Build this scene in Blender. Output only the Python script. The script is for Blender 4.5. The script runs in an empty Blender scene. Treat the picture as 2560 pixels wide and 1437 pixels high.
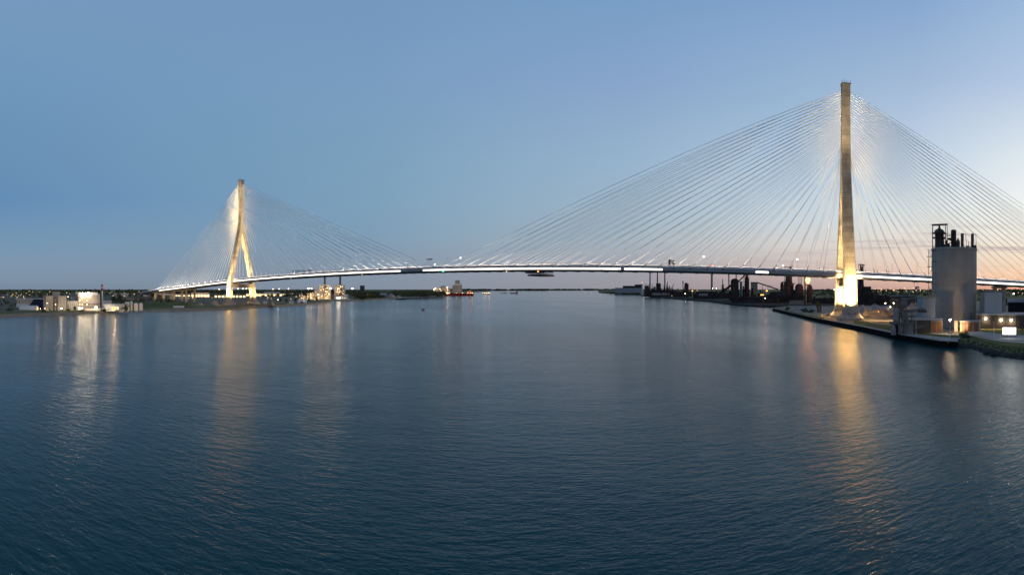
import bpy, math, random
from mathutils import Vector, Matrix

# ------------------------------------------------------------------ basics
rnd = random.Random(11)
scene = bpy.context.scene
COL = scene.collection
F, CX, Y0, H = 1270.0, 1280.0, 722.0, 31.0      # panorama scale, centre, horizon row, eye height (m)
pi = math.pi


def az(px): return (px - CX) / F
def D(py, z=0.0): return (H - z) * F / (py - Y0)
def Z(py, d): return H - (py - Y0) * d / F
def P(px, d, z=0.0): return Vector((d * math.sin(az(px)), d * math.cos(az(px)), z))
def G(px, py, z=0.0): return P(px, D(py, z), z)


def lin(c):
    return tuple(((v / 255) / 12.92 if v / 255 <= 0.04045 else ((v / 255 + 0.055) / 1.055) ** 2.4) for v in c)


# ------------------------------------------------------------------ materials
class NT:
    def __init__(s, tree): s.t = tree
    def n(s, typ, **kw):
        o = s.t.nodes.new(typ)
        for k, v in kw.items(): setattr(o, k, v)
        return o
    def l(s, a, b): s.t.links.new(a, b)
    def m(s, op, a, b=None, c=None, clamp=False):
        o = s.n('ShaderNodeMath', operation=op, use_clamp=clamp)
        for i, v in enumerate((a, b, c)):
            if v is None: continue
            if isinstance(v, (int, float)): o.inputs[i].default_value = v
            else: s.l(v, o.inputs[i])
        return o.outputs[0]
    def mix(s, f, a, b, typ='MIX'):
        o = s.n('ShaderNodeMix', data_type='RGBA', blend_type=typ)
        for i, v in ((0, f), (6, a), (7, b)):
            if isinstance(v, (int, float)): o.inputs[i].default_value = v
            elif isinstance(v, tuple): o.inputs[i].default_value = (*v[:3], 1)
            else: s.l(v, o.inputs[i])
        return o.outputs[2]
    def noise(s, vec, scale, detail=4, rough=.55):
        o = s.n('ShaderNodeTexNoise')
        o.inputs['Scale'].default_value = scale; o.inputs['Detail'].default_value = detail
        o.inputs['Roughness'].default_value = rough
        s.l(vec, o.inputs['Vector']); return o.outputs['Fac']
    def map(s, vec, scale=(1, 1, 1), rot=(0, 0, 0)):
        o = s.n('ShaderNodeMapping'); o.inputs['Scale'].default_value = scale; o.inputs['Rotation'].default_value = rot
        s.l(vec, o.inputs['Vector']); return o.outputs[0]
    def rng(s, v, a, b, c, d):
        o = s.n('ShaderNodeMapRange'); s.l(v, o.inputs[0])
        for i, x in enumerate((a, b, c, d)): o.inputs[i + 1].default_value = x
        return o.outputs[0]


def newmat(name):
    m = bpy.data.materials.new(name); m.use_nodes = True
    t = NT(m.node_tree)
    return m, t, m.node_tree.nodes['Principled BSDF']


def mat(name, col, rough=.75, var=.3, scale=.3, stretch=(1, 1, 1), metal=0.0, spec=.3, bump=0.0, lift=0.0, lk=1.0, ribs=0.0, second=None):
    m, t, b = newmat(name)
    tc = t.n('ShaderNodeTexCoord').outputs['Object']
    v = t.map(tc, stretch)
    n1 = t.noise(v, scale, 6, .6)
    f = t.rng(n1, .3, .7, 1 - var, 1 + var)
    c = col
    if second:
        n3 = t.noise(tc, scale * .35, 5, .65)
        c = t.mix(t.rng(n3, .42, .58, 0, 1), col, second)
    if lift:
        sep = t.n('ShaderNodeSeparateXYZ'); t.l(tc, sep.inputs[0])
        zf = t.m('FRACT', t.m('DIVIDE', sep.outputs[2], lift))
        line = t.m('LESS_THAN', zf, .07)
        cell = t.n('ShaderNodeTexWhiteNoise', noise_dimensions='1D')
        t.l(t.m('FLOOR', t.m('DIVIDE', sep.outputs[2], lift)), cell.inputs['W'])
        f = t.m('MULTIPLY', f, t.m('SUBTRACT', 1, t.m('MULTIPLY', line, .34 * lk)))
        f = t.m('MULTIPLY', f, t.rng(cell.outputs['Value'], 0, 1, 1 - .2 * lk, 1 + .1 * lk))
    g = t.n('ShaderNodeCombineColor')
    for i in range(3): t.l(f, g.inputs[i])
    t.l(t.mix(1.0, c, g.outputs[0], 'MULTIPLY'), b.inputs['Base Color'])
    b.inputs['Roughness'].default_value = rough
    b.inputs['Metallic'].default_value = metal
    b.inputs['Specular IOR Level'].default_value = spec
    if bump or ribs:
        bp = t.n('ShaderNodeBump'); bp.inputs['Strength'].default_value = .6
        if ribs:
            w = t.n('ShaderNodeTexWave', wave_type='BANDS', bands_direction='DIAGONAL'); w.inputs['Scale'].default_value = ribs
            t.l(t.map(tc, (1, 1, 0)), w.inputs['Vector']); hgt = w.outputs['Fac']; bp.inputs['Distance'].default_value = .08
        else:
            hgt = t.noise(tc, scale * 6, 6, .7); bp.inputs['Distance'].default_value = bump
        t.l(hgt, bp.inputs['Height']); t.l(bp.outputs[0], b.inputs['Normal'])
    return m


def glow(name, col, strength, sample=True):
    m, t, b = newmat(name)
    b.inputs['Base Color'].default_value = (.02, .02, .02, 1)
    b.inputs['Emission Color'].default_value = (*col, 1)
    b.inputs['Emission Strength'].default_value = strength
    if not sample: m.cycles.emission_sampling = 'NONE'
    return m


WARM, WHITE, AMBER = (1, .66, .33), (1, .83, .6), (1, .45, .12)
M = {
    'conc': mat('pylon_concrete', (.39, .355, .30), .85, .30, .16, (1, 1, .7), lift=4.6),
    'ped': mat('pedestal_concrete', (.34, .31, .28), .9, .3, .25, bump=.05),
    'silo': mat('silo_concrete', (.38, .345, .305), .85, .14, .16, (1, 1, .16), lift=7.5, lk=.22),
    'steel': mat('girder_steel', (.42, .41, .42), .5, .12, .05, metal=.2),
    'dark': mat('dark_steel', (.08, .075, .075), .55, .3, .3),
    'black': mat('soot_steel', (.040, .035, .036), .7, .5, .12, second=(.05, .034, .028)),
    'galv': mat('galvanised_lattice', (.21, .19, .17), .6, .4, .6),
    'rust': mat('rusted_steel', (.085, .055, .045), .8, .5, .15, second=(.05, .04, .038)),
    'parapet': mat('parapet_panel', (.66, .64, .67), .5, .08, .05),
    'asphalt': mat('asphalt', (.05, .05, .052), .85, .25, .2),
    'cable': mat('cable_sheath', (.82, .82, .80), .35, .04, .05),
    'tube': mat('guide_tube', (.10, .11, .13), .5, .1, .2),
    'white': mat('white_metal', (.66, .66, .65), .5, .1, .2),
    'cladding': mat('grey_cladding', (.40, .37, .34), .6, .12, .1, ribs=.9),
    'paleclad': mat('pale_cladding', (.55, .53, .50), .6, .1, .1, ribs=.7),
    'blueclad': mat('blue_grey_cladding', (.30, .34, .38), .55, .1, .1, ribs=.7),
    'plantconc': mat('plant_concrete', (.36, .33, .30), .85, .2, .2, (1, 1, .15)),
    'brick': mat('dark_brick', (.085, .072, .066), .85, .3, .8, bump=.03),
    'stonewall': mat('buff_block', (.30, .26, .22), .85, .25, .9),
    'navy': mat('navy_roof', (.012, .014, .028), .55, .2, .1, ribs=.5),
    'roof': mat('membrane_roof', (.36, .35, .35), .8, .2, .1),
    'darkroof': mat('tar_roof', (.06, .06, .063), .85, .3, .1),
    'door': mat('brown_door', (.19, .088, .04), .5, .15, .5),
    'fabric': mat('white_fabric', (.72, .71, .68), .6, .06, .2),
    'red': mat('red_paint', (.42, .03, .022), .5, .2, .1),
    'orange': mat('orange_paint', (.55, .16, .03), .5, .15, .2),
    'teal': mat('teal_paint', (.05, .15, .17), .5, .2, .2),
    'glass': mat('dark_glass', (.02, .025, .03), .12, .1, .2, spec=.6),
    'gravel': mat('gravel', (.36, .335, .315), .95, .3, .12, bump=.2, second=(.19, .165, .145)),
    'sand': mat('sand', (.34, .27, .2), .95, .25, .08, bump=.2),
    'rock': mat('riprap_rock', (.05, .045, .04), .9, .5, .5, bump=.2),
    'bark': mat('bark', (.05, .035, .025), .9, .3, 1.0),
    'leaf': mat('leaf_dark', (.055, .075, .03), .8, .45, .25),
    'leafmid': mat('leaf_mid', (.055, .075, .028), .8, .4, .3),
    'leafgold': mat('leaf_yellow', (.19, .15, .02), .8, .35, .4),
    'wood': mat('far_wood_leaves', (.085, .095, .045), .9, .5, .03),
    'farwood': mat('distant_wood_leaves', (.045, .055, .035), .9, .3, .01),
    'cones': mat('safety_orange', (.7, .25, .03), .6, .1, .5),
    'win': glow('lit_window', (1, .72, .38), 2.2, False),
    'winwhite': glow('bright_window', (1, .9, .74), 5.0),
    'garage': glow('lit_garage', (1, .62, .26), 1.6, False),
    'strip': glow('light_strip', (1, .90, .76), 3.0),
    'board': glow('lit_board', (1, .95, .86), 4.0),
    'red_lamp': glow('red_lamp', (1, .06, .04), 3.0, False),
    'green_lamp': glow('green_lamp', (.05, 1, .45), 3.0, False),
    'lamp': glow('warm_lamp', WARM, 14.0),
    'lampsmall': glow('small_warm_lamp', (1, .62, .28), 3.0, False),
    'lampwhite': glow('white_lamp', WHITE, 30.0),
    'flood': glow('flood_lamp', (1, .82, .55), 230.0),
    'deckdot': glow('deck_lamp', (1, .93, .84), 5.0, False),
    'furnace': glow('furnace_lamp', (1, .32, .07), 6.0),
    'flame': glow('gas_flame', (1, .40, .10), 7.0),
}


# ------------------------------------------------------------------ mesh builder
class MB:
    def __init__(s): s.v, s.f, s.sm = [], [], []
    def add(s, vs, fs, smooth=False):
        o = len(s.v); s.v += [tuple(v) for v in vs]
        for f in fs: s.f.append(tuple(o + i for i in f)); s.sm.append(smooth)
        return s
    def box(s, x0, x1, y0, y1, z0, z1):
        vs = [(x, y, z) for z in (z0, z1) for y in (y0, y1) for x in (x0, x1)]
        return s.add(vs, [(0, 2, 3, 1), (4, 5, 7, 6), (0, 1, 5, 4), (2, 6, 7, 3), (0, 4, 6, 2), (1, 3, 7, 5)])
    def loft(s, rings, cap=True, smooth=False):
        n = len(rings[0]); vs = [p for r in rings for p in r]; fs = []
        for k in range(len(rings) - 1):
            for i in range(n):
                j = (i + 1) % n
                fs.append((k * n + i, k * n + j, (k + 1) * n + j, (k + 1) * n + i))
        s.add(vs, fs, smooth)
        if cap:
            s.add(rings[0], [tuple(range(n))[::-1]]); s.add(rings[-1], [tuple(range(n))])
        return s
    def cyl(s, x, y, z0, z1, r0, r1=None, n=16):
        r1 = r0 if r1 is None else r1
        return s.lathe(x, y, [(r0, z0), (r1, z1)], n)
    def lathe(s, x, y, prof, n=16):
        R = [[(x + r * math.cos(2 * pi * i / n), y + r * math.sin(2 * pi * i / n), z) for i in range(n)] for r, z in prof]
        return s.loft(R, True, True)
    def tube(s, a, b, r, n=6):
        a, b = Vector(a), Vector(b); d = (b - a).normalized()
        u = d.cross(Vector((0, 0, 1)))
        if u.length < 1e-3: u = Vector((1, 0, 0))
        u.normalize(); w = d.cross(u)
        R = [[p + (u * math.cos(2 * pi * i / n) + w * math.sin(2 * pi * i / n)) * r for i in range(n)] for p in (a, b)]
        return s.loft(R, True, True)
    def bar(s, a, b, w, h):
        a, b = Vector(a), Vector(b); d = (b - a).normalized()
        u = d.cross(Vector((0, 0, 1)))
        if u.length < 1e-3: u = Vector((1, 0, 0))
        u.normalize(); k = u.cross(d)
        R = [[p + u * sx * w / 2 + k * sz * h / 2 for sx, sz in ((-1, -1), (1, -1), (1, 1), (-1, 1))] for p in (a, b)]
        return s.loft(R)
    def prism(s, pts, z0, z1):
        return s.loft([[(x, y, z0) for x, y in pts], [(x, y, z1) for x, y in pts]])
    def gable(s, x0, x1, y0, y1, z0, ze, zr, along='x'):
        # solid shed with a ridge
        if along == 'x':
            ym = (y0 + y1) / 2
            sec = lambda x: [(x, y0, z0), (x, y1, z0), (x, y1, ze), (x, ym, zr), (x, y0, ze)]
            return s.loft([sec(x0), sec(x1)])
        xm = (x0 + x1) / 2
        sec = lambda y: [(x0, y, z0), (x1, y, z0), (x1, y, ze), (xm, y, zr), (x0, y, ze)]
        return s.loft([sec(y0), sec(y1)])
    def vault(s, x0, x1, y0, y1, z0, h, n=12):
        ym, r = (y0 + y1) / 2, (y1 - y0) / 2
        sec = lambda x: [(x, ym - r * math.cos(pi * i / n), z0 + h * math.sin(pi * i / n)) for i in range(n + 1)]
        return s.loft([sec(x0), sec(x1)], True, False)
    def ball(s, x, y, z, r, n=8, zs=1.0):
        return s.lathe(x, y, [(r * math.sin(pi * k / 6) + 1e-3, z - zs * r * math.cos(pi * k / 6)) for k in range(7)], n)
    def truss(s, a, b, w, h, r, bays):
        a, b = Vector(a), Vector(b); d = (b - a); u = d.normalized().cross(Vector((0, 0, 1)))
        if u.length < 1e-3: u = Vector((1, 0, 0))
        u.normalize(); k = u.cross(d.normalized())
        c = [(u * sx * w / 2 + k * sz * h / 2) for sx, sz in ((-1, -1), (1, -1), (1, 1), (-1, 1))]
        for q in c: s.bar(a + q, b + q, r * 2, r * 2)
        for i in range(bays):
            p0, p1 = a + d * (i / bays), a + d * ((i + 1) / bays)
            for j in range(4): s.bar(p0 + c[j], p1 + c[(j + 1) % 4], r * 1.2, r * 1.2)
        return s
    def build(s, name, m, parent=None):
        me = bpy.data.meshes.new(name); me.from_pydata(s.v, [], s.f)
        me.polygons.foreach_set('use_smooth', s.sm)
        me.materials.append(M[m] if isinstance(m, str) else m)
        me.update()
        o = bpy.data.objects.new(name, me); COL.objects.link(o)
        if parent: o.parent = parent
        return o


def tag(o, label=None, cat=None, group=None, kind=None):
    for k, v in (('label', label), ('category', cat), ('group', group), ('kind', kind)):
        if v: o[k] = v
    return o


def thing(name, label, cat, loc, yaw=0.0, group=None):
    o = bpy.data.objects.new(name, None); COL.objects.link(o)
    o.location = loc; o.rotation_euler = (0, 0, yaw); o.empty_display_size = 1
    return tag(o, label, cat, group)


def at(name, label, cat, px, d, z=3.0, turn=0.0, group=None):
    """an Empty whose local x runs across the view and local y away from it (plus a turn)"""
    return thing(name, label, cat, P(px, d, z), -az(px) + turn, group)


def dup(root, loc, yaw=None, label=None, scale=None):
    r = root.copy(); COL.objects.link(r); r.location = loc
    if yaw is not None: r.rotation_euler = (0, 0, yaw)
    if scale: r.scale = (scale,) * 3 if isinstance(scale, (int, float)) else scale
    if label: r['label'] = label
    for ch in list(root.children):
        c = ch.copy(); COL.objects.link(c); c.parent = r
        for g in list(ch.children):
            k = g.copy(); COL.objects.link(k); k.parent = c
    return r


def spot(loc, target, power, ang, col=(1, .72, .36), blend=.6, radius=.4, parent=None, name='flood_or_fill_beam'):
    l = bpy.data.lights.new(name, 'SPOT'); l.energy = power; l.color = col
    l.spot_size = math.radians(ang); l.spot_blend = blend; l.shadow_soft_size = radius
    o = bpy.data.objects.new(name, l); COL.objects.link(o)
    o.location = loc
    o.rotation_euler = (Vector(target) - Vector(loc)).to_track_quat('-Z', 'Y').to_euler()
    if parent: o.parent = parent
    return o


def point(loc, power, col=WARM, radius=.6, parent=None, name='lamp_light'):
    l = bpy.data.lights.new(name, 'POINT'); l.energy = power; l.color = col; l.shadow_soft_size = radius
    o = bpy.data.objects.new(name, l); COL.objects.link(o); o.location = loc
    if parent: o.parent = parent
    return o


# ------------------------------------------------------------------ camera
cam = bpy.data.cameras.new('camera'); cam.type = 'PANO'
cam.panorama_type = 'CENTRAL_CYLINDRICAL'
cam.central_cylindrical_radius = 1.0
cam.central_cylindrical_range_u_min = -CX / F
cam.central_cylindrical_range_u_max = CX / F
cam.central_cylindrical_range_v_min = -(1437 - Y0) / F
cam.central_cylindrical_range_v_max = Y0 / F
cam.clip_start = 1.0; cam.clip_end = 60000
co = bpy.data.objects.new('camera', cam); COL.objects.link(co)
co.location = (0, 0, H); co.rotation_euler = (pi / 2, 0, 0)
scene.camera = co

# ------------------------------------------------------------------ sky
world = bpy.data.worlds.new('World'); scene.world = world; world.use_nodes = True
t = NT(world.node_tree); bg = world.node_tree.nodes['Background']
sep = t.n('ShaderNodeSeparateXYZ'); t.l(t.n('ShaderNodeTexCoord').outputs['Generated'], sep.inputs[0])
X, Y, Zc = sep.outputs
hor = t.m('SQRT', t.m('ADD', t.m('MULTIPLY', X, X), t.m('MULTIPLY', Y, Y)))
v = t.m('DIVIDE', t.m('MAXIMUM', Zc, 0.0), t.m('MAXIMUM', hor, .001))
azi = t.m('ARCTAN2', X, Y)
VM = 1.6
SKY = {   # azimuth: rows of (image row, sRGB) read off the evening sky
    -2.6: [(722, (112, 112, 124)), (640, (132, 126, 140)), (500, (120, 130, 152)), (0, (92, 116, 148))],
    -1.0: [(722, (119, 137, 158)), (700, (124, 145, 166)), (660, (124, 149, 173)), (600, (113, 148, 178)), (500, (98, 139, 181)), (400, (103, 143, 180)), (200, (110, 150, 186)), (0, (117, 153, 189))],
    -.28: [(722, (131, 143, 159)), (690, (131, 147, 165)), (640, (129, 152, 174)), (580, (124, 156, 182)), (500, (123, 159, 186)), (400, (122, 159, 188)), (200, (120, 156, 191)), (0, (116, 152, 190))],
    .24: [(722, (150, 149, 157)), (690, (154, 154, 164)), (655, (161, 165, 175)), (600, (163, 178, 190)), (500, (156, 180, 200)), (400, (150, 178, 204)), (200, (135, 164, 202)), (0, (120, 157, 197))],
    .53: [(722, (174, 154, 155)), (690, (186, 168, 166)), (650, (202, 192, 190)), (610, (208, 206, 205)), (550, (195, 208, 217)), (450, (179, 200, 220)), (250, (150, 180, 209)), (0, (128, 161, 203))],
    .79: [(722, (206, 164, 150)), (690, (229, 194, 174)), (650, (231, 209, 193)), (580, (224, 222, 218)), (520, (215, 225, 230)), (430, (195, 212, 230)), (200, (160, 184, 214)), (0, (133, 166, 206))],
    1.0: [(722, (228, 168, 140)), (690, (241, 200, 166)), (640, (243, 224, 202)), (580, (241, 238, 228)), (500, (236, 240, 240)), (400, (220, 230, 236)), (200, (176, 197, 225)), (0, (152, 181, 215))],
    1.6: [(722, (242, 170, 110)), (660, (246, 215, 170)), (560, (246, 240, 222)), (400, (225, 233, 236)), (0, (158, 185, 216))],
    2.6: [(722, (150, 132, 128)), (600, (176, 172, 172)), (400, (158, 170, 186)), (0, (112, 140, 178))],
}
ks = sorted(SKY)
prev = None
for i, k in enumerate(ks):
    r = t.n('ShaderNodeValToRGB'); t.l(t.m('DIVIDE', v, VM), r.inputs[0])
    st = [((Y0 - y) / F / VM, lin(c)) for y, c in SKY[k]] + [(1.0, lin((66, 98, 138)))]
    el = r.color_ramp.elements
    while len(el) < len(st): el.new(.5)
    for e, (p, c) in zip(el, st): e.position = p; e.color = (*c, 1)
    if prev is None: prev = r.outputs[0]
    else:
        o = t.n('ShaderNodeMapRange', interpolation_type='SMOOTHSTEP' if i in (1, len(ks) - 1) else 'LINEAR')
        t.l(azi, o.inputs[0]); o.inputs[1].default_value = ks[i - 1]; o.inputs[2].default_value = k
        prev = t.mix(o.outputs[0], prev, r.outputs[0])
# thin evening cloud streaks low over the sunset
cv = t.n('ShaderNodeCombineXYZ'); t.l(t.m('MULTIPLY', azi, 3.0), cv.inputs[0]); t.l(t.m('MULTIPLY', v, 58.0), cv.inputs[1])
cn = t.noise(cv.outputs[0], 1.0, 5, .55)
cm = t.rng(cn, .53, .64, 0, 1)
band = t.m('MULTIPLY', t.rng(v, .012, .045, 0, 1), t.rng(v, .085, .135, 1, 0))
cm = t.m('MULTIPLY', t.m('MULTIPLY', cm, band), t.rng(azi, .38, .72, 0, .9))
sky = t.mix(cm, prev, lin((184, 170, 170)))
nish = t.n('ShaderNodeTexSky', sky_type='NISHITA', sun_disc=False)
SUN_EL, SUN_AZ = math.radians(0.6), 1.32
nish.sun_elevation = SUN_EL; nish.sun_rotation = SUN_AZ
add = t.mix(.008, sky, nish.outputs[0], 'ADD')
t.l(add, bg.inputs[0]); bg.inputs[1].default_value = 1.0

sl = bpy.data.lights.new('sun', 'SUN'); sl.energy = .7; sl.angle = math.radians(22); sl.color = (1, .62, .36)
so = bpy.data.objects.new('sun', sl); COL.objects.link(so); so.location = (2000, 500, 300)
so.rotation_euler = (Vector((-math.sin(SUN_AZ), -math.cos(SUN_AZ), -math.tan(math.radians(2))))).to_track_quat('-Z', 'Y').to_euler()

scene.view_settings.view_transform = 'Standard'; scene.view_settings.look = 'None'
scene.view_settings.exposure = 0; scene.view_settings.gamma = 1
scene.cycles.use_denoising = True
try: scene.cycles.denoiser = 'OPENIMAGEDENOISE'
except Exception: pass
scene.cycles.max_bounces = 6; scene.cycles.diffuse_bounces = 2; scene.cycles.glossy_bounces = 3
scene.cycles.sample_clamp_indirect = 60; scene.cycles.sample_clamp_direct = 0
scene.cycles.caustics_reflective = False; scene.cycles.caustics_refractive = False

# ------------------------------------------------------------------ water
def water_mat():
    m, t, b = newmat('river_water')
    tc = t.n('ShaderNodeTexCoord').outputs['Object']
    big = t.noise(t.map(tc, (1, .35, 1), (0, 0, .5)), .006, 4, .6)
    col = t.mix(big, (.0005, .048, .058), (.001, .060, .071))
    t.l(col, b.inputs['Base Color'])
    b.inputs['Specular Tint'].default_value = (.40, .92, 1, 1); b.inputs['IOR'].default_value = 1.33; b.inputs['Specular IOR Level'].default_value = .30
    t.l(t.rng(big, .35, .65, .07, .13), b.inputs['Roughness'])
    n1 = t.noise(t.map(tc, (.42, 1, 1), (0, 0, .4)), .62, 3, .55)
    n2 = t.noise(t.map(tc, (.45, 1, 1), (0, 0, -.2)), 1.7, 3, .6)
    n3 = t.noise(t.map(tc, (.5, 1, 1), (0, 0, .3)), .07, 2, .5)
    h = t.m('ADD', t.m('ADD', t.m('MULTIPLY', n1, .44), t.m('MULTIPLY', n2, .19)), t.m('MULTIPLY', n3, .6))
    bp = t.n('ShaderNodeBump'); bp.inputs['Strength'].default_value = 1.0; t.l(t.rng(t.noise(t.map(tc, (1, .28, 1), (0, 0, .5)), .011, 5, .6), .35, .65, .45, .95), bp.inputs['Distance'])
    t.l(h, bp.inputs['Height']); t.l(bp.outputs[0], b.inputs['Normal'])
    return m
w = MB()
ring = [(20000 * math.cos(2 * pi * i / 64), 20000 * math.sin(2 * pi * i / 64), 0) for i in range(64)]
w.add(ring, [tuple(range(64))])
tag(w.build('water', water_mat()), kind='structure')


# ------------------------------------------------------------------ land
def interp(tab, x):
    if x <= tab[0][0]: return tab[0][1]
    for (a, b), (c, d) in zip(tab, tab[1:]):
        if x <= c: return b + (d - b) * (x - a) / (c - a)
    return tab[-1][1]


def land_mat(name, a, b_, c, s=.01, bump=.3):
    m, t, b = newmat(name)
    tc = t.n('ShaderNodeTexCoord').outputs['Object']
    n1 = t.noise(tc, s, 5, .6); n2 = t.noise(tc, s * 5, 6, .7)
    col = t.mix(t.rng(n1, .4, .6, 0, 1), a, b_)
    col = t.mix(t.rng(n2, .5, .62, 0, .8), col, c)
    t.l(col, b.inputs['Base Color']); b.inputs['Roughness'].default_value = .95; b.inputs['Specular IOR Level'].default_value = .1
    bp = t.n('ShaderNodeBump'); bp.inputs['Distance'].default_value = bump
    t.l(n2, bp.inputs['Height']); t.l(bp.outputs[0], b.inputs['Normal'])
    return m


def land(name, shore, px0, px1, step, rows, mats, far=None):
    """polar sheet: rows of (distance beyond the shore in metres, or a negative number for a multiple of it; height; jitter; material index)"""
    mb = MB(); n = int((px1 - px0) / step) + 1; mi = []
    r = random.Random(5)
    for i in range(n):
        px = px0 + (px1 - px0) * i / (n - 1); d0 = D(interp(shore, px))
        for off, z, j, _ in rows:
            d = d0 + off if off >= 0 else d0 * -off
            if far and d > far(px): d = far(px) + off * .001
            p = P(px, d + r.uniform(-j, j), z + r.uniform(-j, j) * .15)
            mb.v.append(tuple(p))
    k = len(rows)
    for i in range(n - 1):
        for q in range(k - 1):
            mb.f.append((i * k + q, (i + 1) * k + q, (i + 1) * k + q + 1, i * k + q + 1)); mb.sm.append(True); mi.append(rows[q + 1][3])
    o = mb.build(name, mats[0])
    for m in mats[1:]: o.data.materials.append(m)
    o.data.polygons.foreach_set('material_index', mi)
    return tag(o, kind='structure')


bank = land_mat('bank_rock', (.30, .225, .155), (.38, .285, .20), (.10, .085, .06), .12, .6)
turf = land_mat('rough_turf', (.115, .135, .035), (.155, .14, .05), (.23, .175, .10), .03, .3)
dirt = land_mat('dirt_ground', (.21, .17, .125), (.12, .125, .055), (.29, .24, .18), .02, .3)
yard = land_mat('slag_yard', (.035, .030, .027), (.05, .042, .037), (.08, .065, .055), .03, .4)
gravelg = land_mat('gravel_ground', (.24, .215, .185), (.13, .13, .085), (.32, .29, .26), .04, .3)

SH_L = [(-500, 818), (-100, 797), (0, 793), (60, 790.5), (100, 789), (197, 786), (330, 779), (380, 779), (480, 777), (600, 774), (640, 768.5), (700, 766), (790, 760),
        (830, 752.5), (875, 753), (930, 750.5), (980, 747.5), (1050, 743), (1112, 739.5), (1122, 735), (1185, 731), (1215, 728.6)]
land('far_bank_ground', SH_L, -500, 1215, 4,
     [(-1, -1.5, 0, 0), (2, .6, 1.2, 0), (7, 2.0, 1.5, 0), (14, 3.0, 1.0, 0), (60, 3.2, .3, 1), (160, 3.3, .3, 2), (500, 3.5, .3, 2), (2000, 6, 1, 2), (6000, 9, 2, 1), (13000, 12, 2, 1)], [bank, turf, dirt])
SH_F = [(1100, 727.2), (1250, 726.6), (1400, 726.1), (1500, 725.8), (1660, 725.6)]
land('distant_shore_ground', SH_F, 1100, 1660, 8, [(-1, -1, 0, 0), (15, 2, 3, 0), (300, 5, 2, 1), (5000, 8, 2, 1)], [bank, turf])
SH_Z = [(1496, 731.6), (1505, 732.8), (1545, 735), (1595, 737.5), (1610, 741), (1650, 745), (1700, 749), (1780, 756), (1840, 764), (1900, 768), (1945, 769), (3000, 770)]
land('mill_island_ground', SH_Z, 1496, 2960, 4,
     [(-1, -2, 0, 0), (1.0, 2.0, .2, 0), (4, 3, .5, 0), (60, 3.2, .4, 0), (300, 3.4, .4, 0), (900, 3.6, .5, 1), (5000, 9, 1, 1), (15000, 14, 2, 1)], [yard, turf])
SH_Q = [(1931, 776.5), (2040, 803.5), (2160, 828.5), (2250, 849.5), (2350, 867), (2395, 869.5), (2430, 871), (2460, 882), (2500, 892), (2560, 899), (2750, 925), (2960, 960)]
QB = lambda px: interp([(1931, 726), (1945, 770), (1975, 832), (2960, 832)], px)
land('dock_ground', SH_Q, 1931, 2395, 4, [(0.0, 3.15, 0, 0), (9, 3.2, 0, 0), (60, 3.2, .1, 0), (140, 3.25, .2, 0), (240, 3.3, .2, 0), (600, 3.3, .1, 0)], [gravelg, turf], QB)
land('rocky_point_ground', SH_Q, 2395, 2960, 4, [(-1, -1.5, 0, 0), (3, .8, 1.0, 0), (6, 1.7, .8, 0), (14, 3.1, .3, 1), (60, 3.2, .1, 1), (140, 3.25, .2, 1), (240, 3.3, .2, 2), (600, 3.3, .1, 2)], [M['rock'], turf, gravelg], QB)


def sheet(name, pts, z, m, kind='structure'):
    s = MB(); s.add([G(x, y, z) for x, y in pts], [tuple(range(len(pts)))])
    return tag(s.build(name, m), kind=kind)

# ------------------------------------------------------------------ the bridge
UX, UY = -.8835, .468
P1 = P(2114, 479)
TH = math.atan2(UY, UX)
SPAN = 850.0
bridge = thing('cable_stayed_bridge', 'long cable stayed bridge with two lit concrete pylons crossing the river', 'bridge', (P1.x, P1.y, 0), TH)


def s_of(px, off=18.75):
    """distance along the bridge of the point of the near deck edge seen in a photo column"""
    x0, y0 = P1.x - (-UY) * -off * 0 - off * .468, P1.y - off * .8835
    tn = math.tan(az(px))
    return (x0 - tn * y0) / (tn * UY - UX)


S_CURVE, R_CURVE = 1275.0, 170.0
def dz(s):
    if s < 0: return 43.0 + s * .0425
    if s > SPAN: return 44.2 - (s - SPAN) * .0515
    q = s / SPAN
    return 43.0 + 1.2 * q + 33.6 * q * (1 - q)
def dp(s, y, z):
    if s <= S_CURVE: return (s, y, dz(s) + z)
    q = (s - S_CURVE) / R_CURVE
    return (S_CURVE + R_CURVE * math.sin(q) + y * math.sin(q), -R_CURVE * (1 - math.cos(q)) + y * math.cos(q), dz(s) + z)


S0, S1 = -430.0, 1480.0
def deck_loft(sec, a=S0, b=S1, step=12.0):
    n = max(1, int((b - a) / step)); mb = MB()
    return mb.loft([[dp(a + (b - a) * i / n, y, z) for y, z in sec] for i in range(n + 1)])


deck_loft([(-18.8, -.95), (-14.5, -2.1), (14.5, -2.1), (18.8, -.95), (18.8, 1.25), (19.1, 1.25), (19.1, 1.75), (17.9, 1.75), (17.9, 1.3), (-17.9, 1.3), (-17.9, 1.75), (-19.1, 1.75), (-19.1, 1.25), (-18.8, 1.25)]).build('girder', 'steel', bridge)
deck_loft([(-17.5, 1.31), (17.5, 1.31), (17.5, 1.42), (-17.5, 1.42)]).build('road_surface', 'asphalt', bridge)
for y in (18.0, -18.0):
    p = deck_loft([(y - .12, 1.76), (y + .12, 1.76), (y + .12, 4.2), (y - .12, 4.2)]).build('parapet', 'parapet', bridge)
    deck_loft([(y - .2, 4.2), (y + .2, 4.2), (y + .2, 4.4), (y - .2, 4.4)]).build('top_rail', 'steel', p)
deck_loft([(-.4, 1.43), (.4, 1.43), (.25, 2.4), (-.25, 2.4)]).build('median_barrier', 'conc', bridge)
STRIPS = [(398, 757), (759, 1001.5), (1058, 1260), (1262, 1503), (1505, 1546), (1548.5, 1551.5), (1561, 1656), (1889.5, 1921), (2134, 2560)]
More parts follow.
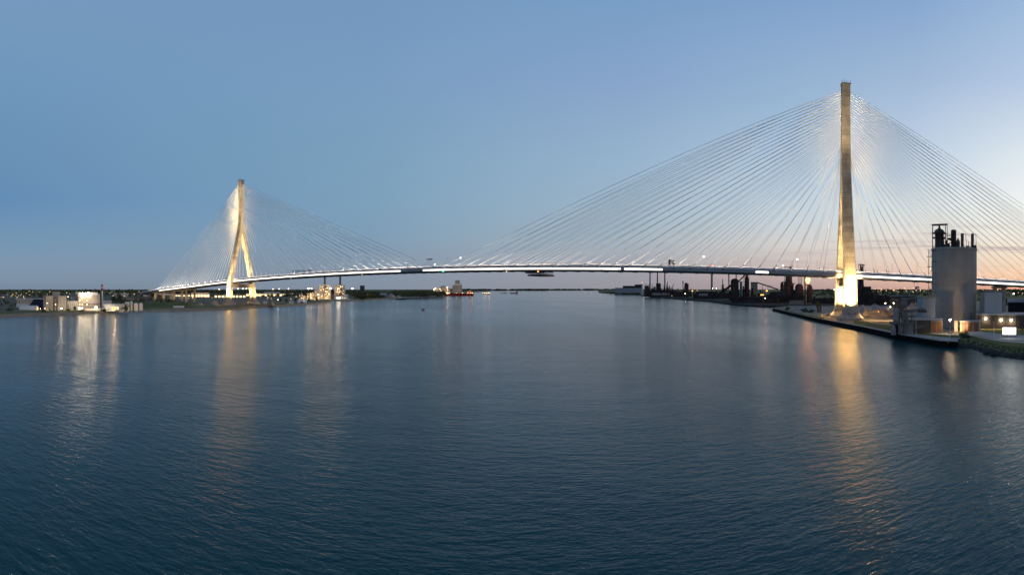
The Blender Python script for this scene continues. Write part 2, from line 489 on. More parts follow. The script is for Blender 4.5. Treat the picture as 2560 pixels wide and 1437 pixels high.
for a, b in STRIPS:
    sa, sb = s_of(b), s_of(a)
    if a == 2134: sa = -430
    deck_loft([(18.82, -.8), (18.98, -.8), (18.98, .8), (18.82, .8)], sa, sb, 12).build('light_strip', 'strip', bridge)
deck_loft([(-18.98, -.7), (-18.82, -.7), (-18.82, .7), (-18.98, .7)], -430, S_CURVE, 12).build('light_strip', 'strip', bridge)
MB().ball(*dp(s_of(1108.5), 19.2, -1.6), .9).build('navigation_light', 'green_lamp', bridge)
for px in (722, 1262, 900):
    MB().ball(*dp(s_of(px), 15, -2.6), .5).build('navigation_light', 'lampsmall', bridge)

# transverse girder ribs hung under the deck
mb = MB()
for i in range(0, 113):
    s = -400 + i * 15
    mb.add([dp(s - .4, -15, -2.12), dp(s + .4, -15, -2.12), dp(s + .4, 15, -2.12), dp(s - .4, 15, -2.12), dp(s - .4, -11, -2.7), dp(s + .4, -11, -2.7), dp(s + .4, 11, -2.7), dp(s - .4, 11, -2.7)],
           [(0, 1, 2, 3), (4, 7, 6, 5), (0, 4, 5, 1), (1, 5, 6, 2), (2, 6, 7, 3), (3, 7, 4, 0)])
mb.build('cross_girders', 'steel', bridge)

# pylons
OUT = [(5, 29.8), (11, 29.0), (44, 25.0), (70, 19.7), (100, 13.2), (129, 7.2), (140, 5.3), (150, 4.2), (158, 3.85), (223, 3.75)]
INN = [(5, 22.4), (11, 21.8), (44, 18.6), (70, 13.5), (100, 7.0), (129, .02)]
WL = [(5, 6.1), (11, 6.0), (44, 5.45), (90, 4.9), (129, 4.5), (158, 4.15), (223, 4.0)]


def pylon(s):
    sh = MB(); zs = [129, 134, 140, 146, 152, 158] + [158 + 13 * i for i in range(1, 6)] + [223]
    rings = []
    for z in zs:
        w, o = interp(WL, z), interp(OUT, z); g = .75 if z >= 150 else .15; c = .35
        rings.append([(-w, -o + c, z), (-w + c, -o, z), (-g, -o, z), (-g, -o + g, z), (g, -o + g, z), (g, -o, z), (w - c, -o, z), (w, -o + c, z),
                      (w, o - c, z), (w - c, o, z), (g, o, z), (g, o - g, z), (-g, o - g, z), (-g, o, z), (-w + c, o, z), (-w, o - c, z)])
    p = sh.loft(rings).build('pylon', 'conc', bridge); p.location = (s, 0, 0)
    for sg in (1, -1):
        rings = []
        for z in (11, 18, 26, 35, 44, 57, 70, 85, 100, 115, 129):
            w, o, i = interp(WL, z), interp(OUT, z), interp(INN, z); c = .5
            r = [(-w, i + c, z), (-w + c, i, z), (w - c, i, z), (w, i + c, z), (w, o - c, z), (w - c, o, z), (-w + c, o, z), (-w, o - c, z)]
            rings.append([(x, y * sg, zz) for x, y, zz in r])
        MB().loft(rings).build('leg', 'conc', p)
        ped = MB(); yc = 25.6 * sg
        def sq(hw, hd, z, c): return [(-hw + c, yc - hd, z), (hw - c, yc - hd, z), (hw, yc - hd + c, z), (hw, yc + hd - c, z), (hw - c, yc + hd, z), (-hw + c, yc + hd, z), (-hw, yc + hd - c, z), (-hw, yc - hd + c, z)]
        ped.loft([sq(11, 9.5, 1.0, 3), sq(11, 9.5, 5.2, 3), sq(7.6, 6.2, 8.6, 1.2), sq(7.4, 5.6, 11.01, 1.0)])
        ped.build('pedestal', 'ped', p)
    MB().box(-4.3, 4.3, -19.5, 19.5, 33.5, 38.8).box(-5.2, 5.2, -21, 21, 38.8, 39.4).build('crossbeam', 'conc', p)
    cap = MB().box(-4.4, 4.4, -4.1, 4.1, 223.0, 223.9)
    for x in (-4.1, 4.1, 0):
        for y in (-3.9, 3.9): cap.cyl(x, y, 223.9, 226.2, .14, n=6)
    cap.box(-4.2, 4.2, 3.85, 3.98, 225.0, 225.15).box(-4.2, 4.2, -3.98, -3.85, 225.0, 225.15)
    cap.cyl(1.5, 0, 223.9, 229, .12, n=6).build('cap', 'dark', p)
    # service platforms with floodlights, at deck level and where the legs meet
    for z, sg in ((47.5, 1), (47.5, -1)):
        o = interp(OUT, z); w = interp(WL, z)
        for q in (1, -1):
            MB().box(min(q * (w + .02), q * (w + 2.2)), max(q * (w + .02), q * (w + 2.2)), sg * o - 3.5, sg * o - .5, z, z + .5).build('lamp_bracket', 'dark', p)
    for sg in (1, -1):
        for x in (-3.0, 0, 3.0): MB().box(x - .5, x + .5, sg * 31.6 - .4, sg * 31.6 + .4, 7.7, 9.2).build('floodlight', 'dark', p)
    return p


pyl = [pylon(0), pylon(SPAN)]
pyl[0]['label'] = 'near pylon by the cement silo'; pyl[1]['label'] = 'far pylon among the port lamps'


def bspot(s, y, z, ty, tz, ts, power, ang, col=(1, .66, .27), radius=.5):
    return spot((s, y, z), (ts, ty, tz), power, ang, col, 1.0, radius, bridge)


def pylon_lights(s, k, kt, kh):
    cream = (1, .74, .40)
    for sg in (1, -1):
        # ground floods washing the outer and the inner faces of the legs
        bspot(s, sg * 47, 7.0, sg * 27, 26, s, 5.5e6 * k, 36, (1, .60, .22), 1)
        bspot(s, sg * 44, 8.0, sg * 23, 62, s, 1.0e6 * kt, 40)
        bspot(s, sg * 42, 8.0, sg * 16, 95, s, 1.1e6 * kt, 34)
        bspot(s, sg * 5, 6.0, sg * 20, 26, s, 7.0e5 * k, 50)
        bspot(s, sg * 3, 46, sg * 11, 95, s, 4.5e5 * kt, 50)
        bspot(s, sg * 2, 46, sg * 15, 60, s, 1.2e5 * kt, 70)
        bspot(s, sg * 42, 52, sg * 3.5, 212, s, 1.6e6 * kh, 13, cream)
        for dx in (-1, 1):
            bspot(s + dx * 18, sg * 27, 7.0, sg * 24, 34, s, .45e6 * k, 50)
            # deck floods up the faces that look along the bridge
            bspot(s + dx * 16, sg * 20.5, 46.5, sg * 10, 105, s, 1.5e5 * kt, 60)
            bspot(s + dx * 19, sg * 9, 47, 0, 178, s, 6.0e5 * kh, 30)
            # long throw floods up into the fan of cables
            bspot(s + dx * 14, sg * 6, 47, sg * 10, 120, s + dx * 75, .9e5, 75)
        # floods under the pylon head, washing the grooved shaft
        bspot(s, sg * 30.0, 116, sg * 3.5, 192, s, 3.0e5 * kh, 30, cream)


pylon_lights(0, .8, .55, .62); pylon_lights(SPAN, .42, 1.2, 1.25)

# stay cables: deck anchors every 15 m, pylon anchors every 2.5 m
def cable_ends(s0, side, i, pl):
    t_ = (side, i)
    main = (s0 == 0 and side == 1) or (s0 == SPAN and side == -1)
    off = 24 + 14.9 * i if main else 24 + 12.6 * i
    s = s0 + side * off
    return dp(s, pl * 19.4, 1.3), (s0 + side * 4.0, pl * 2.6, 150 + 66 * i / 26.0)


N = 27
order = []
for i in range(N): order.append((0, 1, i, 1))
for i in range(N): order.append((0, 1, i, -1))
for i in range(N): order.append((0, -1, i, 1))
for i in range(N - 1, 7, -1): order.append((SPAN, -1, i, 1))
solo = set(order[:100])
rest = MB(); restt = MB()
for s0 in (0, SPAN):
    for side in (1, -1):
        for pl in (1, -1):
            for i in range(N):
                a, b = cable_ends(s0, side, i, pl)
                A, B = Vector(a), Vector(b); L = (B - A).length; d = (B - A) / L
                r = .20 if s0 == 0 else (.17 if side == 1 else .22)
                g0, g1 = A - d * .5, A + d * 6.5
                mb = rest if (s0, side, i, pl) not in solo else MB()
                pts = [g1.lerp(B, k / 6) - Vector((0, 0, .004 * L * math.sin(pi * k / 6))) for k in range(7)]
                for p, q in zip(pts, pts[1:]): mb.tube(p, q, r, 6)
                if mb is not rest:
                    c = mb.build('stay_cable', 'cable', bridge)
                    MB().tube(g0, g1, .36, 6).build('guide_tube', 'tube', c)
                else: restt.tube(g0, g1, .36, 6)
c = tag(rest.build('stay_cables', 'cable', bridge), kind='stuff')
restt.build('guide_tubes', 'tube', c)

# linear lamps at the cable anchors, along both deck edges, shining up the cables
def linear(sa, sb, y, k):
    A, B = Vector(dp(sa, y, 1.9)), Vector(dp(sb, y, 1.9)); L = (B - A).length
    l = bpy.data.lights.new('anchor_lamp', 'AREA'); l.shape = 'RECTANGLE'; l.size = L; l.size_y = .35
    l.energy = k * L; l.color = (1, .86, .68); l.spread = math.radians(112)
    o = bpy.data.objects.new('anchor_lamp', l); COL.objects.link(o); o.parent = bridge
    o.location = (A + B) / 2
    x = (B - A).normalized(); z = Vector((0, 0, 1)); yv = z.cross(x).normalized(); z = x.cross(yv)
    o.rotation_euler = Matrix((x, yv, z)).transposed().to_euler()
    o.rotation_euler.rotate_axis('X', pi)
for s in range(-390, 1260, 55):
    if abs(s + 27) < 30 or abs(s + 27 - SPAN) < 30: pass
    for y in (20.3, -20.3): linear(s, s + 55, y, 125 if s < 420 else 180)

# approach piers on the far bank, and one bent on the dock side
def bent(s):
    zt = dz(s) - 2.72
    b = MB()
    for y in (-10, 10):
        x0, y0, _ = dp(s, y, 0)
        b.box(x0 - 1.5, x0 + 1.5, y0 - 2.1, y0 + 2.1, 2.8, zt - 2.0)
    x0, _, _ = dp(s, 0, 0); yc = dp(s, 0, 0)[1]
    b.box(x0 - 1.7, x0 + 1.7, yc - 15, yc + 15, zt - 1.99, zt)
    o = b.build('pier', 'conc', bridge); return o
for s in (1057, 1120, 1180, 1232, 1272, -160, -215): bent(s)
for s in (1035, 1100, 1160, 1215): 
    bspot(s, 30, 4, 8, 14, s + 12, 3.0e4, 70)

# ---------------------------------------------------------------- things standing on or hung from the deck
def on_deck(name, label, cat, s, y, z=1.43, group=None):
    w = Vector((dp(s, y, z))); wx = P1.x + UX * w.x + UY * w.y; wy = P1.y + UY * w.x - UX * w.y
    return thing(name, label, cat, (wx, wy, w.z), TH, group)


def deck_lamp(s, lit, label=None, h=11.0):
    o = on_deck('street_lamp', label or 'slim unlit lamp post standing on the bridge deck', 'street lamp', s, 0, 2.41, 'lamp posts along the bridge deck')
    MB().cyl(0, 0, 0, h, .16, .10, 6).bar((0, -2.2, h), (0, 2.2, h), .14, .14).build('pole', 'steel', o)
    hd = MB()
    if lit: hd.ball(0, 2.2, h, .85 if lit == 2 else .6).build('lamp_head', 'deckdot', o)
    else: hd.box(-.3, .3, -2.8, 2.8, h + .08, h + .25).build('lamp_head', 'steel', o)
LIT = {1154: 'lit lamp on the bridge deck just past the middle, brightest over the river', 1760: 'lit lamp on the deck between the grey portal and the red topped chimney', 1993: 'lit lamp on the deck above the gas flare',
       1090: 'small lit lamp on the deck beside the red lamp poles', 1957: 'faint lit lamp on the deck over the blast furnace'}
for px in (1154, 1760, 1993, 1090, 1957):
    deck_lamp(s_of(px, 0), 2 if px in (1154, 1760) else 1, LIT[px], 11.0 if px in (1154, 1760, 1993) else 5)
for px in (694, 838, 880, 912, 940, 963, 1005, 1035, 1118, 1205, 1242, 1300, 1338, 1405, 1560, 1590, 1876, 2043, 2230, 2292):
    deck_lamp(s_of(px, 0), 0)
for k, px in enumerate((410, 422, 434, 446, 459, 473, 487, 500, 515, 530, 548)):
    deck_lamp(s_of(px, 0), 1, 'small bright lamp on the approach deck behind the far pylon', 4.5)

# cantilever sign gantries
o = on_deck('sign_gantry', 'brown lattice sign gantry above the deck, on a post by the far pylon', 'sign gantry', s_of(722, 0), 8, 1.43)
MB().cyl(0, 0, 0, 9.0, .45, n=8).build('post', 'dark', o)
MB().truss((0, 0, 8.2), (s_of(768, 0) - s_of(722, 0), 0, 8.2), 1.6, 2.2, .2, 11).build('truss', 'rust', o)
sg = s_of(1666, 0)
o = on_deck('sign_gantry', 'grey portal gantry standing over the road near the red topped chimney', 'sign gantry', sg, 16.5, 1.43)
MB().box(-.9, .9, -1, 1, 0, 9.6).build('post', 'dark', o)
MB().box(-.8, .8, -29, -27.5, 0, 8.2).build('post', 'dark', o)
MB().truss((0, 0, 8.6), (0, -29, 8.6), 1.8, 2.0, .28, 9).build('truss', 'steel', o)
MB().box(-.15, .15, -24, -16, 4.2, 7.4).build('sign_panel', 'dark', o)
o = on_deck('sign_gantry', 'row of thin poles carrying red lamps above mid river', 'sign gantry', s_of(1073, 0), 0, 1.43)
pp = MB()
for i in range(5): pp.cyl(-3.6 + i * 1.8, 0, 0, 11.5, .1, n=6)
pp.build('poles', 'steel', o)
pl = MB()
rr = random.Random(3)
for i in range(8): pl.box(-4.4 + i * 1.15, -3.5 + i * 1.15, -.3, .3, 11.2 + rr.uniform(0, .8), 12.4 + rr.uniform(0, .6))
pl.build('red_panel', 'red', o)
# maintenance traveller under the girder
sm = (s_of(1312) + s_of(1358)) / 2
o = on_deck('maintenance_platform', 'dark maintenance platform slung under the deck over the open river', 'platform', sm, 0, -2.75)
MB().truss((-9, 8, -1.4), (9, 8, -1.4), 2.0, 2.4, .18, 8).truss((-9, -8, -1.4), (9, -8, -1.4), 2, 2.4, .18, 8).box(-9.6, 9.6, 15, 18.6, -1.9, -.1).build('frame', 'dark', o)
MB().box(-7.5, 7.5, -15, 17.9, -4.6, -3.0).build('floor_deck', 'dark', o)
for x in (-6.4, -2, 2, 6.4):
    for y in (-14, 0, 17.4): MB().cyl(x, y, -3.0, -.2, .12, n=6).build('hanger', 'dark', o)
MB().bar((-6.4, 17.4, -2), (6.4, 17.4, -2), .15, .15).build('handrail', 'dark', o)
MB().box(-5.2, -3.8, 18.62, 18.8, -.7, .1).build('lamp', 'furnace', o)
# workers' lift tower at the near pylon
o = on_deck('lift_tower', 'dark lattice hoist tower standing beside the near pylon', 'hoist', -13, -12, 1.43)
MB().truss((0, 0, 0), (0, 0, 9), 2.6, 2.6, .2, 5).build('mast', 'dark', o)
MB().box(-2.6, 2.6, -2.6, 2.6, 9, 9.5).build('platform', 'dark', o)

# ------------------------------------------------------------------ trees and woods
def leaf_mesh(mb, c, rx, rz, n, size, r):
    for _ in range(n):
        while True:
            q = Vector((r.uniform(-1, 1), r.uniform(-1, 1), r.uniform(-1, 1)))
            if .25 < q.length < 1: break
        p = Vector(c) + Vector((q.x * rx, q.y * rx, q.z * rz))
        u = Vector((r.gauss(0, 1), r.gauss(0, 1), r.gauss(0, .7))).normalized(); w = u.orthogonal().normalized()
        w = (w * math.cos(r.random() * 6) + u.cross(w) * math.sin(r.random() * 6)).normalized()
        s = size * r.uniform(.6, 1.3)
        k = u.cross(w)
        mb.add([p - w * s - k * s * .6, p + w * s - k * s * .5, p + w * s * .6 + k * s * .6, p - w * s * .7 + k * s * .5], [(0, 1, 2, 3)])


def tree_proto(kind):
    r = random.Random(kind)
    root = thing('tree', 'x', 'tree', (0, 0, -50))
    t_ = MB(); t_.loft([[(rr * math.cos(2 * pi * i / 7), rr * math.sin(2 * pi * i / 7), z) for i in range(7)] for rr, z in ((.32, 0), (.22, 2.2), (.16, 5), (.06, 8))])
    for k in range(6):
        a = r.uniform(0, 6.28); z = r.uniform(2.4, 5.5); t_.tube((0, 0, z), (math.cos(a) * 2.2, math.sin(a) * 2.2, z + 2.2), .08, 5)
    t_.build('trunk', 'bark', root)
    cr = MB()
    if kind == 1:      # round dark tree, 10 m
        for k in range(11):
            a = r.uniform(0, 6.28); q = r.uniform(.4, 2.6); z = r.uniform(3.2, 8.2)
            leaf_mesh(cr, (q * math.cos(a), q * math.sin(a), z), r.uniform(1.2, 1.9), r.uniform(1.0, 1.6), 70, .30, r)
    elif kind == 2:    # upright yellow green tree
        for k in range(13):
            a = r.uniform(0, 6.28); q = r.uniform(0, 1.4); z = r.uniform(1.8, 9.4)
            leaf_mesh(cr, (q * math.cos(a), q * math.sin(a), z), r.uniform(.8, 1.3), r.uniform(1.0, 1.7), 70, .24, r)
    else:              # low wide bush
        for k in range(8):
            a = r.uniform(0, 6.28); q = r.uniform(.3, 3.2); z = r.uniform(.9, 3.0)
            leaf_mesh(cr, (q * math.cos(a), q * math.sin(a), z), r.uniform(1.2, 1.8), r.uniform(.9, 1.3), 70, .28, r)
    cr.build('crown', {1: 'leaf', 2: 'leafgold', 3: 'leafmid'}[kind], root)
    return root


PROTO = {}
def tree(kind, px, d, h, label, group=None, z=3.0, wide=1.0):
    full = {1: 10.0, 2: 10.8, 3: 4.2}[kind]
    s = h / full; loc = P(px, d, z - .1)
    if kind not in PROTO:
        PROTO[kind] = o = tree_proto(kind); o.location = loc; o['label'] = label
    else: o = dup(PROTO[kind], loc, None, label)
    o.scale = (s * wide, s * wide, s); o.rotation_euler = (0, 0, rnd.uniform(0, 6))
    if group: o['group'] = group
    elif 'group' in o: del o['group']
    if kind == 3: o.name = 'bush'; o['category'] = 'bush'
    return o


def woods(name, label, spans, m, leaf, per=26, seed=1):
    """a wood that reads as one mass: (px from, px to, distance, spread, ground z, crown height, count)"""
    r = random.Random(seed); mb = MB()
    for a, b, d, sp, z, h, n in spans:
        for _ in range(n):
            dd = d + r.uniform(0, sp); p = P(r.uniform(a, b), dd, z)
            hh = h * r.uniform(.65, 1.12); k = dd / 1500.0
            leaf_mesh(mb, (p.x, p.y, z + hh * .55), hh * r.uniform(.45, .75), hh * .5, per, leaf * (d / 1500), r)
    return tag(mb.build(name, m), label, 'woods', kind='stuff')


woods('woods', 'dark wooded town fringe stretching along the horizon behind the plant', [(-420, 420, 1500, 900, 4, 12, 260), (-420, 640, 2500, 1500, 8, 19, 330)], 'wood', 2.2, 24, 2)
woods('woods', 'scattered dark trees on the flat behind the plant and the tanks', [(-420, 120, 900, 350, 3, 9, 80), (270, 440, 900, 300, 3, 8, 45), (-420, 60, 740, 120, 3, 5, 30)], 'wood', 2.0, 30, 12)
woods('woods', 'dark belt of woods behind the port terminal and the two dark stacks', [(400, 905, 2100, 900, 7, 19, 280), (430, 800, 1700, 250, 4, 8, 90)], 'wood', 2.2, 24, 3)
woods('woods', 'thick dark wood on the point between the power plant and the loading dock', [(880, 1105, 1640, 500, 3, 19, 260), (985, 1110, 2150, 200, 3, 20, 110), (895, 960, 1500, 80, 3, 10, 40)], 'wood', 1.9, 26, 4)
woods('woods', 'hazy tree line along the far end of the river', [(1105, 1370, 7950, 500, 3, 26, 240), (1300, 1560, 9600, 600, 3, 28, 200)], 'farwood', 1.5, 18, 5)
woods('woods', 'low shrubs along the tip of the mill island', [(1508, 1600, 2950, 250, 3, 9, 70), (1540, 1600, 2500, 120, 3, 8, 40)], 'wood', 1.3, 20, 6)
woods('woods', 'dark wooded suburb stretching along the horizon behind the dock', [(2020, 2960, 1700, 900, 4, 12, 300), (2020, 2960, 2700, 1800, 9, 20, 320)], 'wood', 2.2, 24, 7)
woods('woods', 'dark trees lining the road behind the cement works', [(2150, 2340, 1030, 120, 3, 9, 60), (2440, 2620, 900, 150, 3, 11, 60)], 'wood', 1.6, 30, 8)

for k, (kd, px, d, h, wd, lb) in enumerate([
    (1, 121, 628, 5, 1, 'small dark tree at the foot of the twin concrete blocks'),
    (3, 171, 640, 4.5, 1, 'low green bush before the pilotis of the grey plant building'),
    (1, 187, 634, 7, 1, 'dark tree between the grey plant building and the shore'),
    (3, 204, 632, 4, 1.2, 'low bush under the twin floodlights of the plant'),
    (3, 262, 626, 4.2, 1.4, 'wide bush on the bank before the low lit garage'),
    (1, 316, 640, 9, 1, 'round tree at the end of the low shed beside the tanks'),
    (1, 283, 1050, 15, 1.1, 'tall tree behind the chimney of the plant'),
    (1, 300, 1200, 14, 1.2, 'tree before the pale warehouse behind the plant'),
    (3, 24, 640, 4, 1.6, 'low bush on the grass bank at the edge of the view'),
    (3, 110, 613, 3.0, 1.6, 'scrubby bush on the rocky bank below the concrete blocks'),
    (1, 700, 1010, 11, 1.1, 'dark tree on the bank beside the far pylon'),
    (1, 716, 1020, 9, 1.1, 'shorter tree on the bank before the small white shed'),
    (1, 738, 1060, 9, 1.1, 'dark tree between the white shed and the white dome'),
    (1, 772, 1090, 9, 1.2, 'dark tree beside the white dome near the power plant'),
    (1, 792, 1110, 10, 1.2, 'dark tree at the waterline before the power plant'),
    (2, 889, 1330, 13, 1.5, 'yellow green tree on the bank beyond the power plant'),
    (2, 926, 1440, 19, 1.7, 'tall olive yellow tree before the dark wood'),
    (3, 905, 1340, 7, 2.2, 'wide olive bush between the two yellow trees'),
    (1, 945, 1480, 14, 1.2, 'dark tree before the grey hopper shed'),
    (2, 2045, 590, 15, 1.0, 'tall yellow lit poplar at the water edge beside the near pylon'),
    (2, 2051, 592, 12.5, .8, 'second lower yellow poplar beside the tall one'),
    (3, 1968, 668, 4.5, 1, 'low bush near the tip of the dock'),
    (3, 2013, 610, 4.8, 1.5, 'wide bush before the gravel heaps on the dock'),
    (3, 2028, 600, 4.0, 1.3, 'small bush beside the yellow poplar'),
    (2, 1908, 900, 13, 1.3, 'yellow green shrub on the dark mill quay'),
    (2, 1945, 905, 14, .8, 'slim yellow green shrub at the slip mouth'),
    (2, 2010, 880, 10, .8, 'thin yellow tree behind the dock heaps'),
    (3, 2414, 288, 3.6, 1.2, 'dark round bush on the lawn before the brown doors'),
    (3, 2470, 470, 9, 1.2, 'dark shrubbery behind the cement silo'),
]): tree(kd, px, d, h, lb, None, 3.0, wd)

# ------------------------------------------------------------------ lamps
LAMPS = {}
def lamp(px, py, d, label, m='lamp', r=.8, group=None, zb=3.0, cat='street lamp', name='street_lamp'):
    z = Z(py, d); key = (m, r)
    h = z - zb
    if key not in LAMPS or abs(LAMPS[key][1] - h) > .01:
        o = thing(name, label, cat, P(px, d, zb), 0, group)
        MB().cyl(0, 0, 0, h, .18, .12, 6).build('pole', 'steel', o)
        MB().ball(0, 0, h, r, 8, .7).build('lamp_head', m, o)
        LAMPS[key] = (o, h)
    else:
        o = dup(LAMPS[key][0], P(px, d, zb), 0, label)
        if group: o['group'] = group
    return o


# high masts around the port and the power plant
for px, py, lb in ((548, 723, 'tall mast lamp beside the nearest approach pier'), (595, 721.5, 'tall mast lamp seen between the pylon legs, nearest the slanted one'), (607, 721.5, 'tall mast lamp in the middle of the pylon legs'),
                   (616, 721.5, 'tall mast lamp close to the upright pylon leg'), (683, 722.5, 'tall mast lamp over the long lit terminal, nearest the pylon'), (698, 722, 'tall mast lamp over the middle of the lit terminal'),
                   (721, 722, 'tall mast lamp past the end of the lit terminal')):
    lamp(px, py, 1500, lb, 'lamp', 1.2, 'tall mast lamps of the port')
for px, py, r, lb in ((771, 721, 2.3, 'brightest mast lamp between the terminal and the stacks'), (779, 721, 1.3, 'smaller mast lamp beside the brightest one'),
                      (826.5, 721, 2.2, 'mast lamp glaring between the two boiler houses'), (881, 721, 2.5, 'lone glaring mast lamp beyond the power plant')):
    lamp(px, py, 1300, lb, 'lampwhite', r * .75, 'glaring mast lamps of the power plant')
for px, py, d, lb in ((695, 748.5, 1020, 'low bright lamp on the bank beside the far pylon'), (796, 736, 1290, 'glaring lamp at the foot of the first boiler house'), (1713.5, 734.5, 1480, 'glaring yellow lamp on the mill quay'),
                      (1913, 745.5, 1010, 'small white lamp on the dark quay beyond the slip'), (1791, 721, 1900, 'white lamp at the foot of the red topped chimney'), (1781.5, 721, 1900, 'warm lamp at the base of the red topped chimney')):
    lamp(px, py, d, lb, 'lampwhite', .9)
for px, py, d, lb in ((1731, 727, 1700, 'orange furnace lamp behind the dark block'), (1917, 727, 1200, 'orange lamp among the conveyor buildings')):
    lamp(px, py, d, lb, 'furnace', 2.2)
rl = random.Random(21)
def town(n, x0, x1, y0, y1, label, group, m='lampsmall', r0=1.2):
    for i in range(n):
        py = rl.uniform(y0, y1); d = min(2600, 28 * F / max(6.0, (py + 4.5 - Y0)))
        lamp(rl.uniform(x0, x1), py, d, label, m, r0 * d / 1600 * rl.choice((.55, .7, 1.0)), group)
town(46, -60, 75, 731, 746, 'tiny warm street lamp glowing among the dark trees of the town behind the dome shelter', 'town lamps behind the plant')
town(14, 60, 180, 727, 738, 'tiny lamp glowing in the dark woods above the navy shed', 'lamps in the woods above the navy shed')
town(16, 270, 400, 728, 740, 'small lamp around the pale warehouses beyond the chimney', 'lamps round the pale warehouses')
town(34, 425, 570, 733, 746, 'small warm lamp in the port yard behind the approach piers', 'port yard lamps')
town(40, 640, 800, 731, 748, 'small warm lamp in the yard between the far pylon and the power plant', 'lamps before the power plant')
town(40, 2162, 2322, 719, 730, 'tiny lamp in the dark suburb between the blast furnace and the cement silo', 'suburb lamps past the blast furnace')
town(30, 2444, 2600, 720, 737, 'small lamp in the suburb beyond the cement works sheds', 'suburb lamps beyond the cement works')
town(9, 1650, 1770, 726, 740, 'small warm lamp in the coke works yard', 'coke works lamps')
town(8, 2060, 2290, 755, 775, 'small warm lamp among the gravel heaps of the dock', 'dock yard lamps', 'lampsmall', 1.0)

# ------------------------------------------------------------------ buildings
class Site:
    """a thing seen at distance d; x() and z() turn photo columns and rows into its local metres"""
    def __init__(s, name, label, cat, px, d, z0=3.0, turn=0.0, group=None):
        s.px, s.d, s.z0 = px, d, z0
        s.o = at(name, label, cat, px, d, z0, turn, group); s.k = d / F
    def x(s, px): return (px - s.px) * s.k
    def z(s, py): return Z(py, s.d) - s.z0
    def bx(s, part, m, a, b, top, bot=None, y0=0.0, y1=8.0, parent=None):
        zb = -.3 if bot is None else s.z(bot)
        return MB().box(s.x(a), s.x(b), y0, y1, zb, s.z(top)).build(part, m, parent or s.o)
    def cy(s, part, m, px, wpx, top, bot=None, y=4.0, taper=1.0, parent=None, n=18):
        r = wpx * s.k / 2
        return MB().cyl(s.x(px), y, -.3 if bot is None else s.z(bot), s.z(top), r, r * taper, n).build(part, m, parent or s.o)
    def win(s, pts, m='win', w=1.2, h=1.4, y=-.06, parent=None, name='window'):
        for px, py in pts:
            MB().box(s.x(px) - w / 2, s.x(px) + w / 2, y, y + .05, s.z(py) - h / 2, s.z(py) + h / 2).build(name, m, parent or s.o)


def simple(name, label, px0, px1, top, d, depth, wall, roof, turn=0.0, cat='building', z0=3.0, over=.3, group=None, w=None):
    """flat roofed building with a proud roof edge"""
    pc = (px0 + px1) / 2; s = Site(name, label, cat, pc, d, z0, turn, group)
    w = w or (px1 - px0) * s.k; h = s.z(top)
    MB().box(-w / 2, w / 2, 0, depth, -.4, h - .6).build('wall', wall, s.o)
    MB().box(-w / 2 - over, w / 2 + over, -over, depth + over, h - .59, h).build('roof', roof, s.o)
    s.w, s.h = w, h
    return s


# --- plant on the far bank
o = at('fabric_shelter', 'white round topped fabric shelter on the grass bank', 'shelter', 73, 672, 3, -.45)
for a in (-12.5, -1.9): MB().vault(a, a + 10.4, -5, 5, -.1, 6.2).build('cover', 'fabric', o)
MB().vault(8.6, 12, -5, 5, -.1, 6.2).build('cover', 'fabric', o)
MB().box(12.01, 12.1, -2, 2, 0, 4.2).build('door', 'garage', o)
s = Site('salt_shed', 'dark navy shed with a long sloping roof beside the concrete blocks', 'shed', 92, 700)
mb = MB(); L, R = s.x(70), s.x(112); zt = s.z(748)
mb.add([(L, 0, -.3), (R, 0, -.3), (R, 26, -.3), (L, 26, -.3), (s.x(84), 12, zt), (R, 12, zt), (L, 0, 1.5), (R, 0, 1.5), (R, 26, 1.5), (L, 26, 1.5)],
       [(6, 7, 5, 4), (7, 8, 5), (8, 9, 4, 5), (9, 6, 4), (0, 1, 7, 6), (1, 2, 8, 7), (2, 3, 9, 8), (3, 0, 6, 9)])
mb.build('roof', 'navy', s.o)
MB().box(s.x(110), s.x(113), 0, 25, -.3, 6).build('lean_to', 'plantconc', s.o)
simple('long_shed', 'long low pale roofed shed behind the navy one', 42, 112, 746.5, 900, 16, 'plantconc', 'white')
simple('long_shed', 'low white sheds behind the round topped shelter', 41, 72, 759.5, 760, 8, 'white', 'white')
for px, lb, w, dep, tn in ((124, 'tall concrete block beside the navy shed, first of the twin blocks', 10.5, 8, .5), (156, 'tall concrete block with warm lamps at its foot, second of the twin blocks', 11.5, 9, .45)):
    s = simple('storage_block', lb, px - 9, px + 9, 739.5, 652, dep, 'plantconc', 'roof', tn, w=w, group='twin concrete blocks')
    MB().box(-1.2, 1.2, -.3, -.02, 0, 2.6).build('door', 'dark', s.o)
s = Site('storage_silo', 'round concrete silo between the twin blocks', 'silo', 139, 655)
s.cy('shell', 'plantconc', 139, 10, 746); s.bx('roof_deck', 'dark', 135, 143, 744.5, 746.01, 1, 7)
simple('head_house', 'dark square head house rising behind the twin concrete blocks', 131, 150, 728, 690, 10, 'plantconc', 'darkroof')
s = simple('loading_hall', 'pale low hall on dark posts between the concrete block and the floodlit building', 167, 196, 752, 668, 10, 'paleclad', 'roof')
p = MB()
for i in range(7): p.box(-s.w / 2 + i * s.w / 6 - .15, -s.w / 2 + i * s.w / 6 + .15, -.2, -.02, 0, s.h - 3)
p.build('posts', 'dark', s.o)
s = simple('penthouse_block', 'pale narrow block on the roof line beside the floodlit building', 189, 197, 729, 695, 7, 'paleclad', 'roof')
simple('penthouse_block', 'squat pale block behind the low hall', 177, 188, 742, 685, 7, 'paleclad', 'roof')
s = Site('process_building', 'tall grey clad plant building with two glaring floodlights', 'building', 220, 672, 3, 0)
s.bx('wall', 'cladding', 195.5, 244, 737.5, None, 0, 16); s.bx('roof', 'white', 195, 244.5, 731, 737.49, -.15, 16.2)
